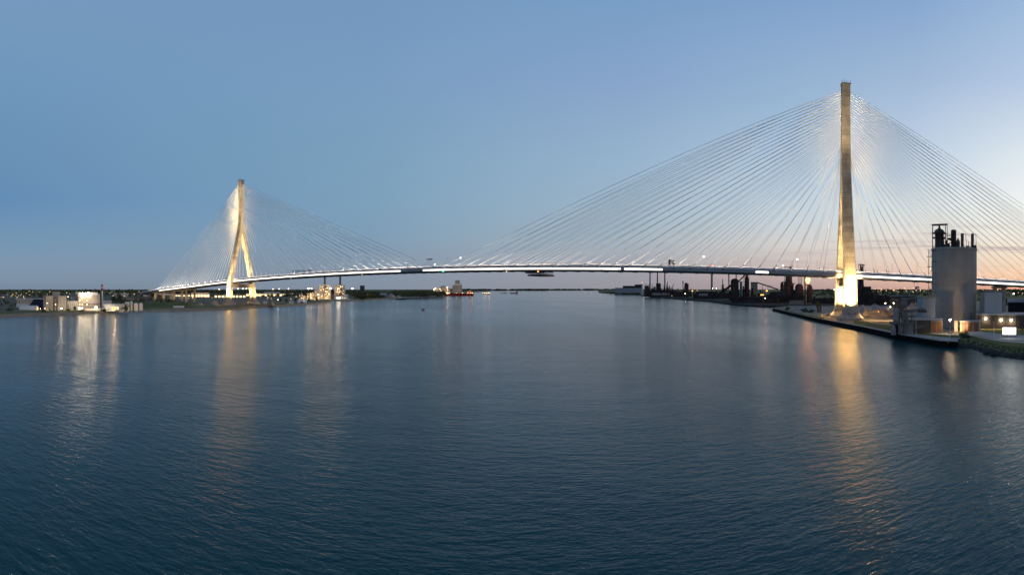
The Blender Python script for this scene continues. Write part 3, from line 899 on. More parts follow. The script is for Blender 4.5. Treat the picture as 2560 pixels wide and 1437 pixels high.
s.bx('side_tower', 'plantconc', 244.02, 250, 735, None, 2, 12)
for x, y in ((206, 735), (221.5, 735)):
    MB().ball(s.x(x), -1.0, s.z(y), .75).build('floodlight', 'flood', s.o)
    MB().bar((s.x(x), -.95, s.z(y)), (s.x(x), -.16, s.z(y) + .4), .15, .15).build('lamp_arm', 'dark', s.o)
    spot(P(x, 668.5, Z(y, 670) + .6), P(x, 672, 5), 6.0e3, 125, WARM, .8, .5)
s.win([(207, 742), (217.5, 742), (199, 751.5), (218, 752), (199.5, 761), (206, 761), (217.5, 761)], 'lamp', .8, .8)
s.win([(201.5, 771.5)], 'winwhite', 6, 3.2, name='loading_door')
s.bx('gantry', 'dark', 195, 257, 759.3, 760.3, -1.6, -.2); s.bx('canopy', 'dark', 209, 237, 769, 769.8, -3, -.1)
s = simple('annex', 'low pale annex with a lamp at the foot of the floodlit building', 209, 256, 770, 660, 6, 'paleclad', 'roof')
lamp(240, 768, 657, 'glaring lamp before the low annex of the floodlit building', 'lampwhite', 1.3)
lamp(153.5, 771.5, 645, 'glaring warm lamp at the foot of the second concrete block', 'lampwhite', .8)
for px, py, lb in ((101, 771.5, 'warm lamp by the end of the round topped shelter'), (112.5, 771, 'warm lamp between the shelter and the concrete blocks'), (118, 757.5, 'small lamp high on the first concrete block'), (139, 761, 'small lamp on the round silo'), (170, 742, 'small lamp over the pale low hall')):
    lamp(px, py, 644, lb, 'lamp', .45)
s = Site('chimney', 'slim chimney with red and white bands beside the floodlit building', 'chimney', 255.3, 690)
for a, b, m in ((751, 732, 'white'), (732, 726.5, 'white'), (726.5, 720, 'red'), (720, 716.5, 'white'), (716.5, 711.5, 'red'), (711.5, 709, 'white')):
    s.cy('band' if a < 751 else 'stack', m, 255.3, 5.0, b, a if a < 751 else None)
MB().box(s.x(249), s.x(252.5), 3, 6, -.3, s.z(736)).box(s.x(246), s.x(262), 2.9, 6.1, s.z(752), s.z(751)).build('exhaust_frame', 'dark', s.o)
lamp(261.5, 716, 800, 'tiny red warning lamp beside the banded chimney', 'red_lamp', .4)
s = simple('upper_shed', 'warm lit pale box on the roof of the low shed', 258, 278.5, 751, 655, 8, 'paleclad', 'roof')
s = simple('low_shed', 'long low grey shed with a lit garage opening near the tanks', 257, 322, 760, 642, 14, 'blueclad', 'roof')
MB().box(s.w * .5 * (279 - 289.5) / 32.5, s.w * .5 * (297 - 289.5) / 32.5, -.08, -.02, .1, s.z(766.5)).build('garage_opening', 'garage', s.o)
for x in (284.5, 291): MB().box(s.x(x) - .15, s.x(x) + .15, -.2, -.09, 0, s.z(766.5)).build('jamb', 'dark', s.o)
MB().box(s.x(304), s.x(320), -.1, -.03, .5, s.z(767)).build('dark_opening', 'dark', s.o)
simple('bank_store', 'small teal roofed store on the bank below the lit garage', 288, 311, 774.3, 628, 5, 'dark', 'teal')
spot(P(288, 640, 6.2), P(288, 634, 3), 1500, 120, WARM, 1, .3)
for px, w, top, lb in ((328.5, 6, 754.5, 'slim white silo, tallest of the tanks by the low shed'), (318, 11, 756, 'short pale tank against the end of the low shed'), (340, 11.5, 759, 'fat grey tank in the middle of the tank row'), (352.5, 9.5, 758.5, 'grey tank at the outer end of the tank row')):
    s = Site('storage_tank', lb, 'tank', px, 655, group='tanks beside the low shed')
    s.cy('shell', 'paleclad', px, w, top, n=20); r = w * s.k / 2
    MB().lathe(0, 4, [(r + .08, s.z(top) - .3), (r + .08, s.z(top)), (.3, s.z(top) + .8)], 20).build('roof', 'white', s.o)
s = Site('trailer', 'long white trailer parked on the bank road', 'trailer', 446.5, 722)
s.bx('box', 'white', 432.5, 460.5, 764.6, 769.6, 0, 3); s.bx('chassis', 'dark', 433, 460, 769.61, 770.3, .3, 2.7)
for a in (436, 441, 455): s.cy('wheel_group', 'dark', a, 2, 770.2, None, 1.5)
for px0, px1, top, d, lb in ((285, 323, 733.5, 1650, 'long pale warehouse beyond the chimney'), (350, 374, 731.5, 1750, 'white warehouse near the end of the bridge'), (296, 400, 743.5, 1250, 'low brown retaining block along the embankment'),
                             (438, 476, 735, 1800, 'lit pale terminal shed behind the approach piers'), (478, 524, 732, 1700, 'white lit terminal hall past the approach piers')):
    s = simple('warehouse', lb, px0, px1, top, d, 25, 'paleclad' if d > 1300 else 'stonewall', 'white' if d > 1300 else 'darkroof')
    if px0 > 430:
        for i in range(6): MB().box(-s.w / 2 + s.w * (i + .15) / 6, -s.w / 2 + s.w * (i + .85) / 6, -.1, -.02, .6, s.h * .55).build('lit_bay', 'win', s.o)
s = simple('border_terminal', 'long lit border terminal seen between and beyond the pylon legs', 615, 714, 733.5, 1900, 30, 'paleclad', 'white')
for i in range(13): MB().box(-s.w / 2 + s.w * (i + .1) / 13, -s.w / 2 + s.w * (i + .9) / 13, -.2, -.02, 1, s.h * .72).build('lit_bay', 'win', s.o)
s2 = simple('terminal_canopy', 'pale raised roof over the lit border terminal', 660, 700, 729.6, 1960, 20, 'paleclad', 'white')
s = simple('toll_hall', 'narrow warm lit hall before the slanted pylon leg', 535, 615, 737, 1600, 14, 'stonewall', 'roof')
for i in range(9): MB().box(-s.w / 2 + s.w * (i + .2) / 9, -s.w / 2 + s.w * (i + .8) / 9, -.2, -.02, .4, s.h * .7).build('lit_bay', 'win', s.o)
o = at('dome_tent', 'white dome tent on the bank before the power plant', 'tent', 755.5, 1010, 3, -.2)
MB().vault(-8, 8, -6, 6, -.1, 7.2).build('cover', 'fabric', o); MB().box(-2, 2, -6.6, -6.02, 0, 3).build('doorway', 'dark', o)
simple('bank_shed', 'small white shed on the bank between the pylon and the dome tent', 723, 735, 753, 960, 6, 'white', 'white')
simple('site_office', 'low white site cabin beside the base of the far pylon', 657, 668, 752.5, 960, 5, 'white', 'white')
for i, (a, b, tp) in enumerate(((488, 512, 756.5), (520, 552, 752), (560, 578, 753), (668, 690, 751.5))):
    o = at('spoil_heap', ['low grey spoil heap near the white trailer', 'long spoil heap on the yard before the slanted leg', 'small brown heap at the foot of the slanted leg', 'dark spoil heap on the yard past the upright leg'][i], 'heap', (a + b) / 2, 880, 3)
    w = (b - a) / 2 * .69
    MB().lathe(0, 0, [(w, -.2), (w * .75, 1.4), (w * .3, Z(tp, 880) - 3), (.2, Z(tp, 880) - 2.8)], 12).build('heap', 'sand', o)

for px, dd, pw in ((118, 636, 2500), (158, 640, 2500), (182, 650, 2500), (222, 652, 5000), (268, 640, 4000), (305, 628, 2500), (340, 640, 2000)): spot(P(px, dd - 14, 4.5), P(px, dd + 22, 13), pw * 6, 95, (1, .74, .46), 1, .6)  # added fill spots warming the plant walls, without fixtures, turned from the water

mb = MB(); nx = 40
for i in range(nx + 1):
    for j in range(9):
        px = 288 + 196 * i / nx; d = 760 + 30 * j; f = math.sin(pi * j / 8) * min(1, 4 * math.sin(pi * i / nx)) * (.85 + .15 * math.sin(i * 1.3))
        mb.v.append(tuple(P(px, d, 2.9 + 5.5 * f)))
for i in range(nx):
    for j in range(8): q = i * 9 + j; mb.f.append((q, q + 9, q + 10, q + 1)); mb.sm.append(True)
tag(mb.build('grass_mound', land_mat('mound_grass', (.07, .10, .025), (.10, .115, .035), (.13, .12, .05), .06, .5)), kind='structure')

# --- power plant with two dark stacks
for px, a, b, lb, ly in ((812, 797, 827, 'first floodlit boiler house, nearer the pylon, with a dark stack', 0), (850.5, 836, 863.5, 'second floodlit boiler house with a dark stack', 1)):
    s = Site('boiler_house', lb, 'power plant', px, 1350)
    s.bx('block', 'paleclad', a, px - 5, 712.5, None, 6, 22); s.bx('block', 'paleclad', px + 5, b, 713, None, 6, 22)
    s.bx('drum_house', 'cladding', px - 5, px + 5, 710.5, None, 4, 20)
    s.cy('stack', 'dark', px, 4.6, 690, 712, 10)
    for y in (694, 701, 707): MB().lathe(s.x(px), 10, [(3.2, s.z(y)), (3.6, s.z(y) + .3), (3.2, s.z(y) + .6)], 14).build('gallery', 'rust', s.o)
    fr = MB()
    for i in range(8):
        xx = s.x(a + (b - a) * i / 7); fr.box(xx - .3, xx + .3, -.3, .3, 0, s.z(716 + 4 * abs(i - 3.5)))
    for k in range(8):
        zz = s.z(746 - 4 * k); w = (1 - .09 * k); fr.box(s.x(px) - (s.x(px) - s.x(a)) * w, s.x(px) + (s.x(b) - s.x(px)) * w, -.6, 3.9, zz - .2, zz + .2)
    fr.build('platforms', 'rust', s.o)
    r = random.Random(px)
    for k in range(34):
        q = r.random(); yy = 747 - 33 * q; hw = (b - a) * .5 * (1 - .55 * q)
        MB().ball(s.x(px) + r.uniform(-hw, hw) * s.k, -1.2, s.z(yy), r.choice((.3, .4, .55)), 6).build('lamp', 'lamp', s.o)
simple('turbine_hall', 'pale turbine hall beside the first boiler house', 786.5, 797, 724, 1365, 20, 'paleclad', 'roof')
s = simple('switch_house', 'white lit low building at the waterline below the second stack', 838, 866, 741.5, 1305, 10, 'white', 'white')
s.win([(846.5, 744.5)], 'winwhite', 9, 4.5, name='loading_door'); s.win([(841, 745), (856, 745), (862, 745)], 'win', 3, 2)
simple('pump_house', 'pale box shaped pump house past the second boiler house', 863, 870, 737, 1310, 8, 'white', 'white')
simple('quay_store', 'low pale store on the waterline past the power plant', 854, 875, 747.2, 1292, 4, 'white', 'white')
for px0, px1, top, lb in ((748, 766, 739, 'low lit pump building near the white dome'), (768, 784, 733, 'lit cooling block before the turbine hall'), (775, 800, 741, 'low lit pipe hall before the first boiler house')):
    s = simple('plant_annex', lb, px0, px1, top, 1280, 10, 'stonewall', 'roof')
    r = random.Random(px0)
    for k in range(9): MB().ball(r.uniform(-s.w / 2, s.w / 2), -.8, r.uniform(1, s.h + 1), .4, 6).build('lamp', 'lamp', s.o)

for px, dd, pw in ((812, 1310, 1.3e5), (850, 1310, 1.3e5), (776, 1250, 5e4), (690, 1830, 9e4), (640, 1830, 6e4), (500, 1650, 6e4), (575, 1560, 4e4)): spot(P(px, dd, 5), P(px, dd + 45, 17), pw, 110, WARM, 1, 1)  # added fill spots on the power plant and terminal fronts, no fixtures built
simple('apartment_block', 'lone dark block standing above the wood on the horizon', 900, 911.5, 713.5, 2600, 20, 'dark', 'darkroof')
s = simple('hopper_shed', 'grey hopper shed beside the sand heap', 951, 968, 735.5, 1620, 14, 'blueclad', 'blueclad')
MB().gable(-s.w / 2, s.w / 2, -.3, 14.3, s.h + .01, s.h + .3, s.h + 4).build('roof_ridge', 'blueclad', s.o)
for a, b, tp, lb in ((961, 993, 733, 'pale sand heap on the point beside the hopper shed'), (985, 1006, 738, 'lower sand heap past the big one'), (912, 925, 734, 'small grey heap seen over the bushes')):
    o = at('sand_heap', lb, 'heap', (a + b) / 2, 1600, 3); w = (b - a) / 2 * 1.26; hh = Z(tp, 1600) - 3
    MB().lathe(0, 0, [(w, -.2), (w * .55, hh * .5), (w * .12, hh), (.1, hh + .1)], 14).build('heap', 'sand', o)
sheet('beach', [(985, 747.0), (1052, 742.8), (1060, 741.0), (1000, 743.2)], 3.4, 'sand')

# --- loading dock and ships down river
s = Site('loading_dock', 'floodlit loading dock with conveyors behind the red ship', 'dock', 1100, 2420)
s.bx('shed', 'paleclad', 1084, 1098, 722, None, 0, 15); s.bx('tower', 'plantconc', 1102, 1112, 715, None, 0, 10); s.bx('shed', 'cladding', 1112, 1126, 721, None, 0, 15)
mb = MB(); mb.bar((s.x(1090), -1, s.z(730)), (s.x(1108), -1, s.z(714)), 3, 2.4); mb.bar((s.x(1108), -1, s.z(714)), (s.x(1128), -1, s.z(727)), 3, 2.4); mb.build('conveyor', 'rust', s.o)
r = random.Random(9)
for k in range(22): MB().ball(s.x(r.uniform(1083, 1122)), -4, s.z(r.uniform(716, 735)), r.choice((.8, 1.1, 1.5)), 6).build('lamp', 'lamp', s.o)

for px, dd, pw, cc in ((1100, 2340, 1.2e5, WARM), (1147, 2340, 1.0e5, WARM)): spot(P(px, dd, 8), P(px, dd + 90, 24), pw, 110, cc, 1, 1)  # added fill spots brightening dock and elevator, facing away from the river
spot(P(1172, 2318, 34), P(1172, 2330, 14), 5e4, 120, (1, .5, .2), 1, 1)
s = Site('grain_elevator', 'tall grey elevator tower behind the red ship', 'elevator', 1143, 2480)
s.bx('bins', 'cladding', 1131, 1155, 713, None, 0, 25); s.bx('head_house', 'plantconc', 1138, 1149.5, 700.5, 713.01, 3, 18); s.bx('side_leg', 'white', 1151, 1154, 708, 713.02, 3, 8); s.bx('roof', 'white', 1136, 1152, 709, 713.03, -.4, 2.9)


def hull(mb, L, W, hgt, bow=.16, z0=-.4):
    pts = [(-L / 2, -W * .38), (-L / 2 + L * .03, -W / 2), (L / 2 - L * bow, -W / 2), (L / 2 - L * bow * .4, -W * .28), (L / 2, 0), (L / 2 - L * bow * .4, W * .28), (L / 2 - L * bow, W / 2), (-L / 2 + L * .03, W / 2), (-L / 2, W * .38)]
    low = [(x * .97, y * .9, z0) for x, y in pts]; return mb.loft([low, [(x, y, hgt) for x, y in pts]])


o = thing('cargo_ship', 'long red hulled cargo ship moored at the loading dock', 'ship', P(1147, 2320, 0), -az(1147) + pi + .12)
hull(MB(), 138, 22, 9).build('hull', 'red', o)
MB().box(-62, -40, -9, 9, 9.01, 17).box(-60, -46, -8, 8, 17.01, 20).build('superstructure', 'orange', o)
MB().box(-58, -48, -9.5, 9.5, 20.01, 22.5).build('bridge_house', 'white', o)
MB().cyl(-63.5, 0, 9, 23, 1.6, 1.3, 10).build('funnel', 'dark', o)
for x in (-30, -10, 10, 30): MB().box(x - 8, x + 8, -7, 7, 9.01, 11).build('hatch', 'rust', o)
MB().bar((40, 0, 9), (40, 0, 24), 1.0, 1.0).bar((40, 0, 22), (-5, 0, 26), .9, .9).build('crane', 'white', o)
for x in (-61, -52, -40, -15, 12, 45): MB().ball(x, 11.5, 12.5, .9, 6).build('lamp', 'lamp', o)
o = thing('tugboat', 'white workboat with tall masts lit at anchor', 'boat', P(1217, 2900, 0), -az(1217) + .1)
hull(MB(), 50, 13, 5).build('hull', 'white', o); MB().box(-8, 14, -5, 5, 5.01, 12).box(-4, 10, -4, 4, 12.01, 17).build('cabin', 'white', o)
MB().cyl(2, 0, 17, 36, .5, .3, 6).bar((2, 0, 30), (10, 0, 30), .4, .4).build('mast', 'steel', o); MB().cyl(-12, 0, 5, 14, 1.5, 1.2, 8).build('funnel', 'dark', o)
for x in (-23, -14, -4, 8, 16): MB().ball(x, -6.5, 7.5, 1.1, 6).build('lamp', 'lamp', o)
o = thing('barge', 'low pale barge with a slanted boom far down river', 'barge', P(1260, 3400, 0), -az(1260))
hull(MB(), 56, 12, 2.6).build('hull', 'white', o); MB().box(4, 14, -4, 4, 2.6, 8.5).build('cabin', 'white', o); MB().bar((6, 0, 8), (-18, 0, 3), .9, .9).bar((10, 0, 8.5), (12, 0, 15), .5, .5).build('boom', 'sand', o)
o = thing('coaster', 'small dark red coaster with a white deckhouse far down river', 'ship', P(1285, 3300, 0), -az(1285) + pi)
hull(MB(), 54, 12, 5.5).build('hull', 'red', o); MB().box(-25, -12, -5, 5, 5.51, 17).box(-23, -14, -5.5, 5.5, 17.01, 19).build('deckhouse', 'white', o); MB().bar((20, 0, 5), (23, 0, 14), .6, .6).build('mast', 'rust', o)
o = thing('speedboat', 'small red speedboat running with a white wake', 'boat', P(1057.5, 745, 0), -az(1057.5) + pi - .25)
hull(MB(), 7.6, 2.8, 1.5, .3).build('hull', 'red', o); MB().box(-1.6, 1.2, -.9, .9, 1.51, 2.9).build('cabin', 'white', o); MB().box(-3.2, -1.7, -.7, .7, 1.51, 2.3).build('engine_cover', 'dark', o); o.scale = (.7, .7, .8)
foam, t, b = newmat('wake_foam'); b.inputs['Base Color'].default_value = (.8, .82, .82, 1); b.inputs['Roughness'].default_value = .9
mb = MB(); e0 = P(1059.5, 745, .02); e1 = P(1076, 739, .02)
for i in range(6):
    a, c2 = e0.lerp(e1, i / 6), e0.lerp(e1, (i + .8) / 6); wv = Vector((0, 8 + i * 2, 0))
    mb.add([a - wv * .6, c2 - wv, c2 + wv, a + wv * .6], [(0, 1, 2, 3)])
tag(mb.build('wake', foam), 'white foam wake trailing behind the red speedboat', 'wake', kind='stuff')
for px, lb in ((1463, 'far marker buoy with a lamp, on the elevator side'), (1478.5, 'far marker buoy with a lamp, on the mill side')):
    o = thing('buoy', lb, 'buoy', P(px, 3600, 0)); MB().lathe(0, 0, [(2, -.3), (2, 1), (.6, 1.5), (.4, 4)], 10).build('float', 'white', o); MB().ball(0, 0, 5, 1.1).build('lamp', 'lampsmall', o)

# ------------------------------------------------------------------ the steel mill on the island
def clutter(s, part, a, b, y_low, y_high, n, seed, m='black', depth=14):
    """pipes, hoppers, catwalks and roof boxes of a dirty works, inside one part"""
    r = random.Random(seed); mb = MB()
    for _ in range(n):
        x0 = s.x(r.uniform(a, b)); w = r.uniform(.5, 4.5); z1 = s.z(r.uniform(y_low, y_high)) * r.uniform(.55, 1.0); y = r.uniform(-2, depth)
        k = r.random()
        if k < .45: mb.box(x0 - w / 2, x0 + w / 2, y, y + r.uniform(2, 6), -.3, z1)
        elif k < .65: mb.cyl(x0, y, -.3, z1, w * .35, n=8)
        elif k < .85: mb.bar((x0, y, z1 * .5), (x0 + r.uniform(-14, 14), y, z1), r.uniform(.6, 1.6), r.uniform(.6, 1.6))
        else: mb.bar((x0 - 8, y, z1 * .8), (x0 + 8, y, z1 * .8), .8, .8).bar((x0, y, 0), (x0, y, z1), .5, .5)
    return mb.build(part, m, s.o)


simple('rolling_mill', 'long pale grey rolling mill shed at the tip of the island', 1537, 1608, 719.5, 2750, 60, 'blueclad', 'darkroof')
simple('rolling_mill', 'dark roof block rising above the long pale mill shed', 1557, 1604, 714.3, 2850, 50, 'black', 'darkroof')
simple('rolling_mill', 'small dark monitor roof at the end of the mill shed', 1587, 1606, 711, 2860, 30, 'black', 'darkroof')
simple('gatehouse', 'small warm lit building on the shore of the island tip', 1517, 1528, 732.5, 3100, 10, 'sand', 'roof')
simple('gatehouse', 'low amber lit shed among the shrubs of the island tip', 1568, 1575, 729.8, 2620, 10, 'sand', 'roof')
s = Site('lit_mast', 'slim pale lit mast between the pale shed and the coke works', 'mast', 1605.5, 2300); s.cy('shaft', 'white', 1605.5, 3.2, 707, None, 0, .8); MB().ball(s.x(1605.5), 0, s.z(706.5), 1.6).build('lamp', 'furnace', s.o)
for px, lb in ((1625, 'thin smoke stack of the coke works, nearest the river'), (1643.5, 'middle thin smoke stack of the coke works'), (1662, 'thin smoke stack of the coke works, nearest the dark block')):
    s = Site('smoke_stack', lb, 'chimney', px, 1950, group='three coke works stacks')
    MB().lathe(0, 4, [(2.6, -.3), (2.1, s.z(672)), (2.3, s.z(671.8)), (2.3, s.z(671))], 16).build('shaft', 'rust', s.o)
    for y in (689, 702): MB().lathe(0, 4, [(2.4, s.z(y) - .5), (3.0, s.z(y) - .4), (3.0, s.z(y)), (2.4, s.z(y) + .1)], 14).build('gallery', 'dark', s.o)
    MB().ball(-2.6, 3, s.z(689) + .8, .8, 6).build('warning_lamp', 'red_lamp', s.o)
s = Site('coke_works', 'dark cluttered coke works under the three thin stacks', 'factory', 1645, 1850)
s.bx('battery', 'black', 1612, 1686, 727, None, 0, 24); s.bx('coal_tower', 'rust', 1611, 1622, 714, None, 1, 16); s.bx('coal_tower', 'black', 1640, 1652, 708, None, 2, 16); s.bx('pale_bays', 'plantconc', 1630, 1680, 732, 738, -.4, -.05)
clutter(s, 'pipework', 1611, 1688, 722, 702, 70, 1); clutter(s, 'gantries', 1640, 1672, 712, 702, 24, 2, 'rust')
s = Site('works_hall', 'low dark works hall between the stacks and the dark block', 'factory', 1700, 1750)
s.bx('wall', 'black', 1676, 1728, 729, None, 0, 22); clutter(s, 'pipework', 1672, 1730, 726, 713, 40, 3)
s = Site('dark_block', 'square dark tower block with a thin post beside it', 'tower', 1716, 1600); s.bx('wall', 'rust', 1711, 1721.5, 710, None, 0, 14); s.bx('roof', 'dark', 1710.7, 1721.8, 708.8, 709.99, -.3, 14.3); s.bx('roof_house', 'black', 1713, 1718, 706.5, 708.79, 2, 8)
s = Site('vent_post', 'thin dark vent post with a bulbous head on the mill quay', 'post', 1707.5, 1560); s.cy('shaft', 'black', 1707.5, 1.8, 706, None, 0); s.cy('head', 'black', 1707.5, 3.0, 702.5, 708, 0)
s = Site('chimney', 'broad brown chimney rising above the deck with a red top', 'chimney', 1779.5, 1950)
MB().lathe(0, 5, [(4.3, -.3), (3.9, s.z(700)), (3.5, s.z(667.5))], 20).build('shaft', 'stonewall', s.o); s.cy('cap', 'red_lamp', 1779.5, 4.4, 662.5, 667.4, 5)
s = Site('chimney', 'narrow chimney with a dark head beside the charging tower', 'chimney', 1822.2, 1900)
MB().lathe(0, 5, [(2.6, -.3), (2.2, s.z(670))], 16).build('shaft', 'stonewall', s.o); s.cy('cap', 'dark', 1822.2, 3.0, 665.5, 669.9, 5)
s = Site('chimney', 'dark chimney behind the rounded charging tower', 'chimney', 1840.4, 1850); MB().lathe(0, 5, [(2.3, -.3), (1.9, s.z(672))], 14).build('shaft', 'rust', s.o)
s = Site('chimney', 'short dark stub chimney before the inclined conveyor', 'chimney', 1806.5, 1500); s.cy('shaft', 'black', 1806.5, 2.2, 697, None, 5, .8); clutter(s, 'pipework', 1804, 1812, 722, 706, 9, 4)
s = Site('stock_house', 'long low dark stock house along the mill quay', 'factory', 1775, 1420)
s.bx('wall', 'black', 1735, 1826, 733, None, 0, 20); s.bx('roof', 'darkroof', 1740, 1790, 728.5, 732.9, 2, 18); s.bx('pale_wall', 'plantconc', 1747, 1770, 734, 739, -.3, -.05); clutter(s, 'pipework', 1732, 1828, 731, 722, 46, 5)
s = Site('charging_tower', 'dark round topped charging tower with an inclined conveyor', 'tower', 1836.5, 1190)
xa, xb, zt = s.x(1826.5), s.x(1847), s.z(703)
MB().box(xa, xb, 0, 16, -.3, zt).build('wall', 'rust', s.o)
hw = (xb - xa) / 2
MB().loft([[(xa + hw - hw * math.cos(pi * i / 12), y, zt + .01 + s.k * 7 * math.sin(pi * i / 12)) for i in range(13)] for y in (0, 16)]).build('roof', 'black', s.o)
MB().truss((s.x(1781), 4, s.z(747)), (s.x(1828), 4, s.z(713)), 4, 4.2, .5, 10).bar((s.x(1781), 4, s.z(747)), (s.x(1828), 4, s.z(713)), 3.4, 3.2).build('conveyor', 'black', s.o)
MB().bar((s.x(1846), 5, s.z(704)), (s.x(1865), 5, s.z(684.5)), 3.2, 3.0).build('skip_bridge', 'black', s.o)
tw = MB()
for x in (1796, 1812): MB().box(s.x(x) - .5, s.x(x) + .5, 3.4, 4.6, -.3, s.z(747 - (x - 1781) * .72) - 1.5).build('trestle', 'black', s.o)
MB().box(s.x(1782) - .5, s.x(1782) + .5, 3.4, 4.6, -.3, 1.6).build('trestle', 'black', s.o); clutter(s, 'pipework', 1822, 1850, 735, 715, 14, 6)
s = Site('blast_furnace', 'slender dark furnace with skip bridge beside the charging tower', 'furnace', 1867, 1200)
MB().lathe(s.x(1867), 6, [(6.5, -.3), (6.5, s.z(726)), (5.2, s.z(712)), (4.6, s.z(696)), (2.6, s.z(690)), (2.2, s.z(684))], 18).build('shell', 'black', s.o)
MB().truss((s.x(1861), 6, 0), (s.x(1861), 6, s.z(686)), 3, 3, .4, 9).truss((s.x(1871), 6, 0), (s.x(1871), 6, s.z(683)), 3, 3, .4, 9).build('lift_frame', 'black', s.o)
MB().bar((s.x(1859), 6, s.z(686)), (s.x(1872), 6, s.z(682.5)), 3.4, 2.0).build('top_platform', 'black', s.o); clutter(s, 'pipework', 1857, 1882, 738, 712, 26, 7)
s = Site('teal_silo', 'teal banded silo between the charging tower and the slender furnace', 'silo', 1852.5, 1180); s.cy('shell', 'teal', 1852.5, 6.5, 706, None, 2); s.bx('walkway', 'dark', 1848.5, 1856.5, 703.5, 705.9, -1, 5)
s = Site('sinter_plant', 'buff sinter house with a long falling conveyor', 'factory', 1886, 1250)
s.bx('wall', 'stonewall', 1877, 1894, 707, None, 0, 14); s.bx('roof', 'dark', 1876, 1895, 705, 706.99, -.4, 14.4)
MB().bar((s.x(1892), 5, s.z(706)), (s.x(1946), 5, s.z(723.5)), 3.2, 3.0).build('conveyor', 'black', s.o)
tw = MB()
for x in (1906, 1920, 1934): tw.box(s.x(x) - .5, s.x(x) + .5, 4.4, 5.6, -.3, s.z(707.5 + (x - 1892) * .32) - 1)
tw.bar((s.x(1923), 5, s.z(714)), (s.x(1933), 5, s.z(714)), 1, .8); tw.build('trestle', 'black', s.o); clutter(s, 'pipework', 1872, 1940, 738, 722, 34, 8)
s = Site('cast_house', 'low black cast house spread along the quay before the furnaces', 'factory', 1900, 1010)
s.bx('wall', 'black', 1828, 1924, 742, None, 0, 16); s.bx('wall', 'rust', 1924, 2010, 738, None, 2, 20); s.bx('roof', 'darkroof', 1924, 1965, 729, 737.9, 4, 18); s.bx('pale_bay', 'furnace', 1901, 1909, 736, 738, -.1, -.02); clutter(s, 'pipework', 1830, 2012, 742, 728, 60, 9)
s = Site('blast_furnace', 'massive tapering blast furnace whose top rises above the deck', 'furnace', 1972, 1040)
MB().lathe(0, 8, [(11.5, -.3), (10.5, s.z(735)), (8.6, s.z(715)), (6.6, s.z(697)), (5.6, s.z(686)), (5.2, s.z(672)), (3.4, s.z(670))], 20).build('shell', 'rust', s.o)
MB().truss((s.x(1963), 8, 0), (s.x(1963), 8, s.z(666)), 3, 3, .35, 12).truss((s.x(1978), 8, s.z(715)), (s.x(1978), 8, s.z(667)), 3, 3, .35, 8).build('lift_frame', 'black', s.o)
MB().box(s.x(1962), s.x(1981), 4, 12, s.z(672), s.z(670.5)).cyl(s.x(1976), 8, s.z(670.4), s.z(665), 1.6, n=8).bar((s.x(1963), 8, s.z(666)), (s.x(1978), 8, s.z(668.5)), 1.2, 1.2).build('top_works', 'black', s.o)
MB().lathe(s.x(1955), 6, [(3.6, -.3), (3.6, s.z(712)), (2.6, s.z(707)), (.8, s.z(704))], 14).build('dust_catcher', 'black', s.o)
pt = MB(); pr = None
for i in range(9):
    q = (s.x(1955.5) + (1 - math.cos(pi * i / 8)) * 3.4, 4, s.z(712) + math.sin(pi * i / 8) * 6.5)
    if pr: pt.tube(pr, q, 1.1, 8)
    pr = q
pt.build('downcomer', 'black', s.o); clutter(s, 'pipework', 1958, 1986, 730, 690, 30, 10, 'rust')
for px, a, b, top, lb in ((1998, 1988, 2009, 709, 'black domed stove beside the flare, nearer the big furnace'), (2024, 2017, 2031, 711, 'black domed stove just under the gas flare')):
    s = Site('hot_stove', lb, 'stove', px, 1030); r = (b - a) / 2 * s.k
    MB().lathe(0, 6, [(r, -.3), (r, s.z(top + 8)), (r * .8, s.z(top + 3)), (r * .35, s.z(top)), (.2, s.z(top) + .3)], 20).build('shell', 'black', s.o); clutter(s, 'pipework', a, b, 735, top + 8, 10, int(px), 'rust')
s = Site('lattice_mast', 'dark lattice mast between the big furnace and the flare', 'mast', 2000, 1060); MB().truss((s.x(1997), 2, 0), (s.x(1997), 2, s.z(689)), 2.4, 2.4, .25, 14).truss((s.x(2003), 2, 0), (s.x(2003), 2, s.z(689)), 2.4, 2.4, .25, 14).build('frame', 'black', s.o)
s = Site('flare_stack', 'dark flare stack burning a big orange gas flame', 'flare stack', 2013, 1020)
s.cy('pipe', 'rust', 2012.5, 3.6, 688, None, 0); s.cy('burner', 'dark', 2019.5, 4.0, 709, 714, 0)
MB().bar((s.x(2012.5), 0, s.z(712)), (s.x(2019.5), 0, s.z(713)), 1.4, 1.4).build('branch_pipe', 'rust', s.o)
rf = random.Random(4); fm = MB()
fm.lathe(s.x(2019.5), 0, [(1.0, s.z(709)), (3.4, s.z(705)), (4.6, s.z(701)), (4.0, s.z(697)), (2.6, s.z(694)), (1.0, s.z(691)), (.1, s.z(688.5))], 14).build('flame', 'flame', s.o)
point(P(2019.5, 1012, Z(700, 1012)), 2.0e4, (1, .34, .09), 4)
simple('works_wall', 'long low buff wall of the mill yard beyond the slip', 1973, 2010, 750, 900, 3, 'stonewall', 'darkroof'); simple('works_wall', 'low buff wall running behind the dock to the furnace', 2170, 2290, 747.5, 960, 3, 'stonewall', 'darkroof')
s = Site('blast_furnace', 'dark furnace half hidden behind the near pylon', 'furnace', 2152, 900)
MB().lathe(0, 8, [(8.5, -.3), (7.5, s.z(735)), (5.6, s.z(712)), (4.6, s.z(690)), (4.2, s.z(676))], 18).build('shell', 'black', s.o)
